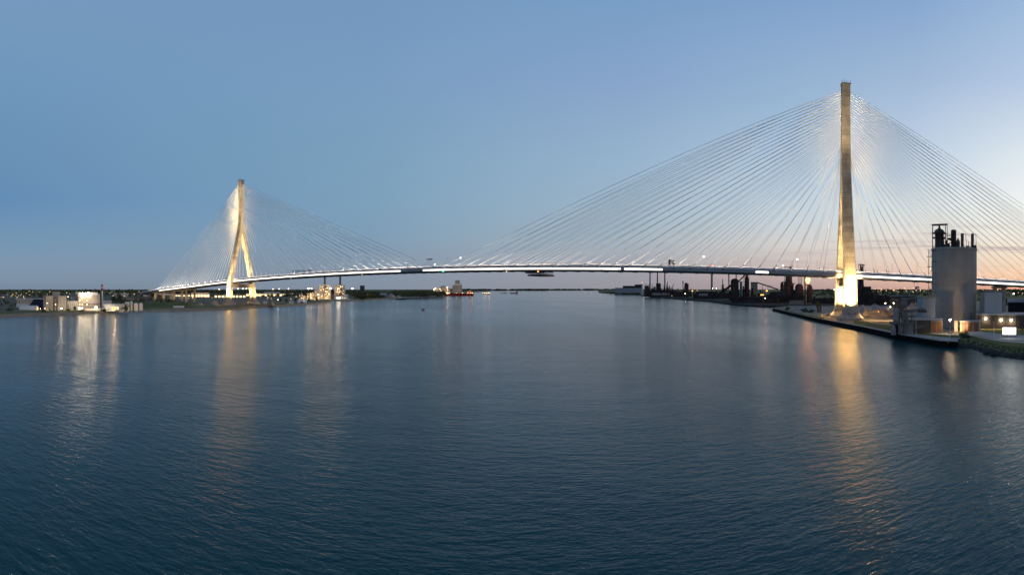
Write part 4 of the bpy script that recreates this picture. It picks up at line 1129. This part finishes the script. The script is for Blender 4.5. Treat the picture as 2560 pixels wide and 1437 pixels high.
MB().box(s.x(2144), s.x(2158), 4, 12, s.z(676), s.z(674.5)).box(s.x(2150), s.x(2156), 6, 10, s.z(674.4), s.z(666)).bar((s.x(2146), 8, s.z(660)), (s.x(2158), 8, s.z(660)), 2, .8).bar((s.x(2146.5), 8, s.z(674)), (s.x(2146.5), 8, s.z(660)), .6, .6).bar((s.x(2157.5), 8, s.z(674)), (s.x(2157.5), 8, s.z(660)), .6, .6).build('top_works', 'black', s.o)
s.bx('cast_house', 'black', 2160, 2178, 716, None, 2, 18); s.bx('side_hall', 'rust', 2178, 2192, 730, None, 3, 18); s.bx('side_hall', 'black', 2192, 2232, 738, None, 4, 18); clutter(s, 'pipework', 2150, 2168, 722, 700, 16, 12); clutter(s, 'yard_gear', 2160, 2240, 742, 730, 20, 13)
s = Site('works_shed', 'dark low works shed behind the lit pylon', 'factory', 2070, 950); s.bx('wall', 'black', 2030, 2140, 745, None, 0, 18); clutter(s, 'pipework', 2030, 2080, 748, 735, 24, 14)
s = Site('site_hall', 'flat dark roofed hall on the far side of the gravel yard', 'hall', 2240, 620); s.bx('wall', 'dark', 2226, 2288, 742, None, 6, 24); MB().gable(s.x(2222), s.x(2294), 4, 26, s.z(741.9), s.z(741.5), s.z(737.5)).build('roof', 'darkroof', s.o)
s = Site('transmission_tower', 'lattice power pylon far behind the bridge deck', 'pylon', 2286, 2600)
for px, lb in ((2286, 'lattice power pylon far behind the bridge deck, nearer the lit pylon'), (2294.5, 'lattice power pylon far behind the bridge deck, nearer the silo')):
    if px != 2286: s = Site('transmission_tower', lb, 'pylon', px, 2650)
    s.o['label'] = lb
    MB().bar((-4, 0, 0), (0, 0, s.z(703)), .7, .7).bar((4, 0, 0), (0, 0, s.z(703)), .7, .7).bar((-6, 0, s.z(708)), (6, 0, s.z(708)), .7, .7).bar((-5, 0, s.z(705)), (5, 0, s.z(705)), .7, .7).build('frame', 'steel', s.o)
simple('apartment_block', 'far block on the suburb horizon near the power pylons', 2288, 2298, 716, 2600, 15, 'plantconc', 'darkroof')

# ------------------------------------------------------------------ the dock with the cement works
mb = MB(); top = MB(); rub = MB()
pxs = [1931 + 4 * i for i in range(117)]
for i, px in enumerate(pxs):
    pass
ra, rb = [], []
for px in pxs:
    p = P(px, D(interp(SH_Q, px))); q = P(px, D(interp(SH_Q, px)) + 1.6)
    ra.append([(p.x, p.y, -2), (q.x, q.y, -2), (q.x, q.y, 3.1), (p.x, p.y, 3.1)])
    p2 = P(px, D(interp(SH_Q, px)) - .25); q2 = P(px, D(interp(SH_Q, px)) + 1.9)
    rb.append([(p2.x, p2.y, 3.1), (q2.x, q2.y, 3.1), (q2.x, q2.y, 3.5), (p2.x, p2.y, 3.5)])
qw = thing('quay_wall', 'long dark sheet piled quay wall along the dock', 'quay wall', (0, 0, 0))
mb.loft(ra).build('piling', mat('sheet_piling', (.012, .011, .011), .95, .4, .5, (1, 1, .2), spec=.05), qw); top.loft(rb).build('coping', mat('coping_concrete', (.30, .285, .265), .85, .2, .4), qw)
# back edge of the dock along the slip
mb = MB(); rr = []
for px in range(1931, 1980, 4):
    p = P(px, QB(px) + .4); q = P(px, QB(px) - .6); rr.append([(p.x, p.y, -2), (q.x, q.y, -2), (q.x, q.y, 3.3), (p.x, p.y, 3.3)])
mb.loft(rr).build('piling', 'dark', qw)
M['paving'] = mat('dock_paving', (.33, .315, .30), .9, .18, .15)
M['lawn'] = land_mat('mown_lawn', (.06, .09, .022), (.08, .10, .03), (.11, .105, .05), .08, .1)


def strip(name, px0, px1, o0, o1, z, m):
    s = MB(); n = max(2, int((px1 - px0) / 6)); L = []
    for i in range(n + 1):
        px = px0 + (px1 - px0) * i / n; d = D(interp(SH_Q, px)); L += [P(px, d + o0, z), P(px, d + o1, z)]
    s.add(L, [(2 * i, 2 * i + 2, 2 * i + 3, 2 * i + 1) for i in range(n)]); return tag(s.build(name, m), kind='structure')


strip('promenade', 2046, 2395, 1.95, 13, 3.26, 'paving')
strip('lawn', 1940, 2060, 2.0, 26, 3.30, 'lawn'); strip('lawn', 2135, 2232, 14, 58, 3.30, 'lawn'); strip('lawn', 2292, 2440, 21, 36, 3.34, 'lawn')
strip('lawn', 2440, 2640, 16, 44, 3.34, 'lawn'); strip('lawn', 2240, 2300, 24, 40, 3.30, 'lawn')
strip('path', 2330, 2640, 36.5, 44, 3.38, 'paving'); strip('path', 2292, 2400, 13, 20.8, 3.32, 'paving')
strip('forecourt', 2420, 2640, 46, 80, 3.40, 'paving'); strip('dock_road', 2060, 2300, 62, 78, 3.34, mat('dirt_road', (.20, .165, .12), .95, .3, .15))

# cement silo
SD = 385.0
s = Site('cement_silo', 'huge round concrete cement silo with dark machinery on its roof', 'silo', 2385.5, SD - 17)
rs = 56.5 / F * (SD) ; zt = Z(619.5, SD - 12) - 3
MB().cyl(0, 17, -.3, zt, rs, rs, 64).build('shell', 'silo', s.o)
MB().lathe(0, 17, [(rs + .12, zt - 1.4), (rs + .35, zt - 1.2), (rs + .35, zt + .35), (rs - .4, zt + .36)], 64).build('rim', 'silo', s.o)
for zz in (zt * .18, zt * .36): MB().lathe(0, 17, [(rs + .01, zz), (rs + .10, zz + .05), (rs + .10, zz + .35), (rs + .01, zz + .4)], 64).build('ring', 'silo', s.o)
k = SD / F; X = lambda px: (px - 2385.5) * k
ZZ = lambda py: Z(py, SD - 4) - 3
rl_ = MB()
for i in range(40):
    a = 2 * pi * i / 40; rl_.cyl((rs - .5) * math.cos(a), 17 + (rs - .5) * math.sin(a), zt + .3, zt + 1.9, .07, n=5)
    b = 2 * pi * (i + 1) / 40
    for zz in (1.9, 1.2): rl_.bar(((rs - .5) * math.cos(a), 17 + (rs - .5) * math.sin(a), zt + zz), ((rs - .5) * math.cos(b), 17 + (rs - .5) * math.sin(b), zt + zz), .08, .08)
rl_.build('roof_railing', 'dark', s.o)
# bucket elevator head with its canopy frame
hd = MB().lathe(X(2349), 10, [(3.3, zt), (3.3, ZZ(586)), (4.1, ZZ(584.5)), (3.6, ZZ(578)), (2.4, ZZ(574.5)), (.4, ZZ(573.5))], 20).build('dust_filter', 'dark', s.o)
MB().cyl(X(2349), 10, ZZ(574), ZZ(563), .8, .6, 8).bar((X(2345), 10, ZZ(574)), (X(2349), 10, ZZ(566)), .35, .35).bar((X(2353.5), 10, ZZ(574)), (X(2349), 10, ZZ(566)), .35, .35).build('head_drive', 'dark', s.o)
fr = MB()
for x in (2332.5, 2364, 2368.5):
    for y in (6.5, 13.5): fr.box(X(x) - .18, X(x) + .18, y - .18, y + .18, zt, ZZ(564))
for py in (584, 595.5):
    fr.box(X(2331), X(2366), 5.8, 14.2, ZZ(py) - .2, ZZ(py) + .2)
    for y in (5.8, 14.2): fr.bar((X(2331), y, ZZ(py) + 1.2), (X(2366), y, ZZ(py) + 1.2), .1, .1)
fr.build('frame', 'dark', s.o)
cn = MB(); cn.loft([[(X(2330.5), 5, ZZ(564)), (X(2369.5), 5, ZZ(562.5)), (X(2369.5), 15, ZZ(562.5)), (X(2330.5), 15, ZZ(564))], [(X(2330.5), 5, ZZ(563.4)), (X(2369.5), 5, ZZ(561.9)), (X(2369.5), 15, ZZ(561.9)), (X(2330.5), 15, ZZ(563.4))]])
cn.build('canopy', 'dark', s.o)
MB().lathe(X(2384), 12, [(2.0, zt), (2.0, ZZ(576)), (1.6, ZZ(575)), (.3, ZZ(574))], 18).build('filter_stack', 'rust', s.o)
for x, tp in ((2405.5, 583), (2430.5, 583.5)):
    MB().lathe(X(x), 12, [(1.15, zt + .8), (1.15, ZZ(tp + 2)), (.8, ZZ(tp + .6)), (.1, ZZ(tp))], 14).build('filter_stack', 'dark', s.o)
    MB().bar((X(x) + 1.2, 12, ZZ(tp + 2)), (X(x) + 2.6, 12, ZZ(tp + 3.4)), .3, .3).bar((X(x) + 2.6, 12, ZZ(tp + 3.4)), (X(x) + 3.2, 12, zt), .25, .25).build('vent_pipe', 'dark', s.o)
pw = MB(); r = random.Random(6)
for i in range(26):
    x0 = r.uniform(2353, 2380); a = (X(x0), r.uniform(7, 14), zt + r.uniform(1, 8)); pw.bar(a, (a[0] + r.uniform(-3.5, 3.5), a[1], a[2] + r.uniform(-2, 2)), r.uniform(.25, .7), r.uniform(.25, .7))
for a, b in ((586, 2366), (590, 2366), (596, 2366), (599, 2366)): pw.bar((X(2352), 8, ZZ(a)), (X(2377.5), 9, ZZ(a + 2)), .4, .4)
for x in (2358, 2362, 2367, 2372): pw.box(X(x) - .9, X(x) + .9, 8, 12, zt, zt + r.uniform(2, 6))
pw.build('roof_pipework', 'rust', s.o)
pw = MB()
for i in range(16):
    x0 = r.uniform(2390, 2438); pw.box(X(x0) - .6, X(x0) + .6, 9, 12, zt, zt + r.uniform(.8, 3)); 
for x0 in (2395, 2399, 2415, 2421, 2437): pw.cyl(X(x0), 10, zt, zt + r.uniform(4, 7), .18, n=6)
for x0 in (2393, 2396): pw.lathe(X(x0), 10, [(.9, zt + 2), (1.3, zt + 4.4), (.5, zt + 6), (.2, zt + 8)], 8)
pw.build('roof_machinery', 'dark', s.o)
# stair tower on the flank, conduit down the face
st = MB(); xs = -rs - .9
for x in (xs - 1.3, xs + 1.1):
    for y in (15.2, 18): st.box(x - .13, x + .13, y - .13, y + .13, -.3, zt)
n = 22
for i in range(n):
    za, zb = zt * i / n, zt * (i + 1) / n; f = 1 if i % 2 else -1
    st.bar((xs - 1.1 * f, 16 + .8 * f, za), (xs + .9 * f, 16 + .8 * f, zb), .7, .16)
st.build('stair_tower', 'dark', s.o)
for py in (641, 667.5): MB().box(xs - 2.6, xs + 1.2, 14.8, 18.4, ZZ(py), ZZ(py) + .35).build('landing', 'dark', s.o)
for py in (628, 655, 683, 709, 730): MB().bar((-rs + .9, 8.0, ZZ(py)), (-rs + 4.2, 2.4, ZZ(py)), .22, .45).build('wall_bracket', 'dark', s.o)
MB().box(-1.3, -1.18, 17 - rs - .08, 17 - rs - .02, 4, zt - 2).build('conduit', 'plantconc', s.o)
MB().box(X(2408), X(2411), 17 - rs * .90, 17 - rs * .80, 0, ZZ(778)).box(X(2423.5), X(2427), 17 - rs * .72, 17 - rs * .62, 0, ZZ(778)).build('vent_slot', 'dark', s.o)

s = Site('elevator_house', 'square blue grey sheet metal house against the flank of the silo', 'building', 2321, 348, 3, .5)
MB().box(-4.6, 5.4, 0, 7.6, -.3, s.z(745.5)).build('wall', 'blueclad', s.o); MB().box(-4.8, 5.6, -.2, 7.8, s.z(745.49), s.z(742.5)).build('roof_band', 'stonewall', s.o)
s = Site('truck_bay', 'low dark brick hall with a pair of brown doors', 'building', 2320, 322, 3, .28)
MB().box(-10.5, 9.4, 0, 12, -.3, s.z(800.5)).build('wall', 'brick', s.o); MB().box(-10.8, 9.7, -.3, 12.3, s.z(800.49), s.z(797.5)).build('roof', 'roof', s.o)
MB().box(1.8, 9.6, -.5, -.02, -.2, s.z(802)).build('door_frame', 'stonewall', s.o)
for a in (2.2, 5.9): MB().box(a, a + 3.2, -.6, -.51, 0, s.z(804.5)).build('door', 'door', s.o)
s = Site('loading_bay', 'low pale bay with three brown doors at the silo foot', 'building', 2424, 330, 3, -.1)
MB().box(s.x(2400), s.x(2449), 0, 9, -.3, s.z(804)).build('wall', 'stonewall', s.o); MB().box(s.x(2399), s.x(2450), -.3, 9.3, s.z(803.99), s.z(801.8)).build('roof', 'roof', s.o)
for a, b in ((2404, 2415.5), (2420, 2430.5), (2435, 2446)): MB().box(s.x(a), s.x(b), -.1, -.02, .1, s.z(806.5)).build('door', 'door', s.o)
gp = MB()
for x in (2386, 2389, 2392): gp.cyl(s.x(x), 1, -.3, s.z(803), .35, n=10)
gp.bar((s.x(2384), 1, s.z(803)), (s.x(2394), 1, s.z(803)), .5, .5).build('pipes', 'plantconc', s.o)
s = Site('bag_house', 'long dark brick bag house with three wall lamps', 'building', 2520, 352, 3, -.16)
MB().box(s.x(2441), s.x(2640), 0, 26, -.3, s.z(788)).build('wall', 'brick', s.o); MB().box(s.x(2440), s.x(2642), -.3, 26.3, s.z(787.99), s.z(785)).build('roof', 'roof', s.o)
for x, y in ((2463, 797), (2502.5, 800), (2528, 800.5)):
    MB().ball(s.x(x), -.7, s.z(y), .42, 8).build('wall_lamp', 'flood', s.o)
    spot((s.x(x), -1.2, s.z(y) + .5), (s.x(x), -1.6, 0), 3500, 150, WARM, 1, .3, s.o)
rib = MB()
for i in range(22): x = s.x(2441 + i * 9); rib.box(x - .1, x + .1, -.12, -.01, 0, s.z(788.5))
rib.build('pilasters', 'dark', s.o)
s = Site('grey_tower', 'tall square sheet metal tower standing behind the brick bag house', 'tower', 2489, 375, 3, .42)
MB().box(-8.2, 6.2, 2, 11, -.3, s.z(731)).build('wall', 'paleclad', s.o); MB().box(-8.4, 6.4, 1.8, 11.2, s.z(730.99), s.z(726.5)).build('roof_band', 'stonewall', s.o)
MB().box(-8.5, -8.22, 1.7, 2.3, 0, s.z(728)).build('corner_trim', 'stonewall', s.o)
for x in (2495, 2504, 2515.5): pass
s = Site('blue_shed', 'blue roofed storage shed beyond the bag house', 'shed', 2545, 560); s.bx('wall', 'navy', 2520, 2590, 756, None, 0, 14); MB().gable(s.x(2518), s.x(2592), -.5, 14.5, s.z(755.9), s.z(755.5), s.z(746.5)).build('roof', 'blueclad', s.o)
simple('yard_shed', 'pale flat shed with a lit edge right behind the silo', 2442, 2464, 754, 620, 14, 'paleclad', 'white')
for px, py, d, lb in ((2534, 734, 760, 'glaring lamp in the suburb beyond the blue roofed shed'), (2213, 741 + 17, 520, 'warm lamp among the gravel heaps, nearer the pylon'), (2234, 757.5, 470, 'brighter warm lamp among the gravel heaps, nearer the unloader'), (2226, 767, 470, 'low warm lamp on the slope of a gravel heap'), (2086, 724.5, 520, 'glaring lamp on a mast beside the far leg of the pylon')):
    lamp(px, py, d, lb, 'lampwhite', .42 if d < 600 else .8)
for px, lb in ((2506, 'bollard shaped vent far on the approach deck, first of the group'), (2517, 'portal shaped vent far on the approach deck'), (2528, 'lone vent post far on the approach deck')): pass

# street lamp before the silo and dock lamp posts
o = thing('street_lamp', 'bright street lamp on the path before the cement silo', 'street lamp', P(2375, 318, 3.2))
hh = Z(800, 318) - 3.2
MB().cyl(0, 0, 0, hh, .14, .09, 8).build('pole', 'steel', o); MB().box(-.5, .5, -.5, .5, 0, .25).build('base', 'ped', o); MB().ball(0, 0, hh, .5, 10, .7).build('lamp_head', 'flood', o)
MB().box(-.7, .7, -.05, .05, 1.8, 3.0).build('sign', 'dark', o)
spot((0, -.2, hh + .6), (0, 0, 0), 12000, 155, WARM, 1, .3, o)
spot(P(2398, 322, 5), P(2400, 375, 18), 2.0e4, 90, WARM, 1, .5)  # added warm fill spot brightening the silo foot, no lamp of its own
for px, d, tp, lb in ((2290, 296, 798, 'slim unlit lamp post on the promenade by the ship unloader'), (2374.5, 280, 816, 'slim unlit lamp post on the promenade before the street lamp'), (2485, 285, 804, 'slim unlit lamp post beside the lit board'), (2163, 420, 792, 'thin grey post on the lawn near the pylon foot')):
    o = thing('lamp_post', lb, 'lamp post', P(px, d, 3.2)); hh = Z(tp, d) - 3.2
    MB().cyl(0, 0, 0, hh, .16, .1, 8).build('pole', 'white', o); MB().bar((0, 0, hh), (-1.4, 0, hh + .1), .22, .14).build('lamp_arm', 'white', o)
s = Site('lit_board', 'glaring white lit board raised on four posts', 'board', 2523, 285, 3.3, -.1)
MB().box(s.x(2506.5), s.x(2539.5), 0, .6, s.z(836), s.z(819)).build('panel', 'board', s.o); MB().box(s.x(2506), s.x(2540), .61, .9, s.z(836.3), s.z(818.7)).build('backing', 'dark', s.o)
for x in (2509, 2517, 2528, 2537): MB().box(s.x(x) - .12, s.x(x) + .12, .2, .5, -.3, s.z(836.01)).build('post', 'dark', s.o)

# ship unloader on the quay edge
s = Site('ship_unloader', 'dark lattice ship unloader with a grey tank on a concrete base', 'unloader', 2258, 312, 3.2)
s.bx('base', 'ped', 2246, 2283, 809, None, 0, 7); s.bx('stair', 'ped', 2228, 2240, 820, None, -3, 1)
s.cy('tank', 'plantconc', 2241.5, 17.5, 772, 806, 4); MB().cyl(s.x(2241.5), 4, s.z(806), 0, 2.2, .6, 12).build('hopper', 'dark', s.o)
tf = MB(); tf.truss((s.x(2260), 4, s.z(809)), (s.x(2260), 4, s.z(752)), 3.4, 3.4, .28, 7)
tf.bar((s.x(2247), 4, s.z(790)), (s.x(2262), 4, s.z(765)), .8, .8).bar((s.x(2268), 4, s.z(806)), (s.x(2256), 4, s.z(772)), .6, .6); tf.build('lattice_tower', 'galv', s.o)
MB().box(s.x(2252), s.x(2269), 1.5, 7, s.z(766), s.z(745)).build('machine_house', 'galv', s.o)
MB().bar((s.x(2265), 4, s.z(748)), (s.x(2294), 4, s.z(744)), 1.1, 1.1).bar((s.x(2258), 4, s.z(780)), (s.x(2312), 6, s.z(774)), 1.6, 1.8).build('boom', 'galv', s.o)
MB().box(s.x(2296), s.x(2318), 4, 8, s.z(782), s.z(776)).build('transfer_box', 'dark', s.o)
clutter(s, 'pipework', 2236, 2280, 806, 775, 16, 31, 'galv', 5)

# gravel heaps, berms and yard gear
for i, (a, b, tp, d, lb) in enumerate([(1988, 2026, 767, 700, 'grey gravel ridge behind the bushes at the dock tip'), (2012, 2066, 765.5, 680, 'long grey gravel ridge beside the poplar'), (2052, 2082, 769, 640, 'small gravel heap close to the far leg of the pylon'),
                                       (2140, 2184, 762, 590, 'pale gravel ridge right beside the lit pylon'), (2166, 2240, 760, 600, 'long pale gravel ridge in the middle of the yard'), (2150, 2216, 771, 520, 'broad brown gravel heap nearest the pylon foot'),
                                       (2196, 2262, 769, 500, 'broad buff heap below the yard lamps'), (2250, 2304, 757, 560, 'pale heap behind the ship unloader'), (2284, 2330, 762, 520, 'grey heap beside the blue grey house')]):
    o = at('gravel_heap', lb, 'heap', (a + b) / 2, d, 3.2); w = (b - a) / 2 / F * d; hh = max(1.5, Z(tp, d) - 3.2); r = random.Random(i); m_ = MB()
    nx, ny = 22, 10
    for ix in range(nx + 1):
        for iy in range(ny + 1):
            u, v_ = ix / nx * 2 - 1, iy / ny * 2 - 1
            f = max(0, min(1, (1 - abs(u)) * 2.4)) * max(0, 1 - abs(v_)) * (.8 + .2 * math.sin(u * 5 + i) + r.uniform(-.06, .06))
            m_.v.append((u * w + r.uniform(-.2, .2), v_ * w * .45 + 6, hh * f - .1))
    for ix in range(nx):
        for iy in range(ny):
            q = ix * (ny + 1) + iy; m_.f.append((q, q + ny + 1, q + ny + 2, q + 1)); m_.sm.append(True)
    m_.build('heap', 'gravel' if i not in (5, 6) else 'sand', o)
for px, py, lb in ((2191, 786.5, 'orange safety barrel on the lit dirt road, nearer the unloader'), (2170, 788.5, 'orange safety barrel on the lit dirt road beside the pylon foot'), (2163, 789, 'second orange safety barrel, closest to the pylon foot')):
    o = thing('safety_barrel', lb, 'barrel', G(px, py + 3, 3.3)); MB().lathe(0, 0, [(.7, 0), (.7, .5), (.6, .55), (.6, 1.3), (.5, 1.6)], 12).build('barrel', 'cones', o); MB().cyl(0, 0, .7, 1.0, .66, n=12).build('band', 'white', o)
for px, py, lb in ((2297, 839, 'small yellow mooring bollard on the promenade near the unloader'), (2331, 848, 'small yellow mooring bollard midway along the promenade'), (2370, 857, 'small yellow mooring bollard near the end of the quay')):
    o = thing('bollard', lb, 'bollard', G(px, py, 3.5)); MB().lathe(0, 0, [(.3, 0), (.26, .5), (.42, .6), (.42, .8), (.1, .85)], 12).build('post', 'cones', o)
for px, py, w, lb in ((2070, 790, 3.2, 'grey site cabin on the dock before the far leg'), (2058, 792, 2.2, 'small dark generator set on the dock beside the poplar'), (2094, 796, 2.4, 'low grey cabin right at the foot of the near leg')):
    o = at('site_cabin', lb, 'cabin', px, D(py, 3.3), 3.3); MB().box(-w, w, 0, 2.6, -.2, 2.4).build('wall', 'plantconc', o); MB().box(-w - .1, w + .1, -.1, 2.7, 2.41, 2.6).build('roof', 'white', o); MB().box(-.5, .4, -.06, -.01, 0, 2).build('door', 'dark', o)
for (a, b, lb) in ((14.5, 0, 'thin wire fence along the promenade lawn'),):
    o = thing('wire_fence', lb, 'fence', (0, 0, 0)); ps = MB(); rails = MB(); pv = None
    for px in range(2345, 2520, 5):
        q = P(px, D(interp(SH_Q, px)) + 20.8, 3.3); MB().cyl(q.x, q.y, 3.2, 4.6, .05, n=5).build('post', 'dark', o)
        if pv: rails.bar((pv.x, pv.y, 4.5), (q.x, q.y, 4.5), .05, .05).bar((pv.x, pv.y, 3.9), (q.x, q.y, 3.9), .05, .05)
        pv = q
    rails.build('wire', 'dark', o)
# riprap of the rocky point
r = random.Random(77); rk = MB()
for i in range(420):
    px = r.uniform(2392, 2640); d = D(interp(SH_Q, px)); off = r.uniform(-1, 13); p = P(px, d + off, max(-.2, min(3.0, off * .24))); q = r.uniform(.35, 1.1)
    vs = [(p.x + q * x * r.uniform(.6, 1.2), p.y + q * y * r.uniform(.6, 1.2), p.z + q * z * r.uniform(.4, .9)) for x, y, z in ((1, 0, 0), (0, 1, 0), (-1, 0, 0), (0, -1, 0), (.2, .1, 1), (0, 0, -1))]
    rk.add(vs, [(0, 1, 4), (1, 2, 4), (2, 3, 4), (3, 0, 4), (1, 0, 5), (2, 1, 5), (3, 2, 5), (0, 3, 5)])
tag(rk.build('riprap', 'rock'), 'rough dark riprap boulders along the rocky point', 'rocks', kind='stuff')
for px, py, sz, lb in ((2474, 884, 3.2, 'big dark boulder heap jutting from the rocky point'), (2488, 888, 2.6, 'second boulder beside the biggest one')):
    o = thing('boulder', lb, 'boulder', G(px, py, 0)); rr = random.Random(px)
    m_ = MB(); m_.lathe(0, 0, [(sz * rr.uniform(.8, 1.1), -.5), (sz * 1.05, .6), (sz * .8, 1.6), (sz * .3, 2.3), (.1, 2.4)], 11)
    m_.v = [(x * rr.uniform(.85, 1.15), y * rr.uniform(.85, 1.15), z * rr.uniform(.85, 1.15)) for x, y, z in m_.v]; m_.build('boulder', 'rock', o)
# site lights on the dirt road near the pylon
for px, dd, pw in ((2190, 445, 1.5e4), (2226, 440, 1.2e4), (2160, 450, 1.0e4), (2075, 500, 1.0e4)): spot(P(px, dd, 12), P(px, dd, 3), pw, 135, (1, .58, .22), 1, .5)
lamp(2196, 779, 440, 'small amber lamp over the lit dirt road', 'furnace', .4)
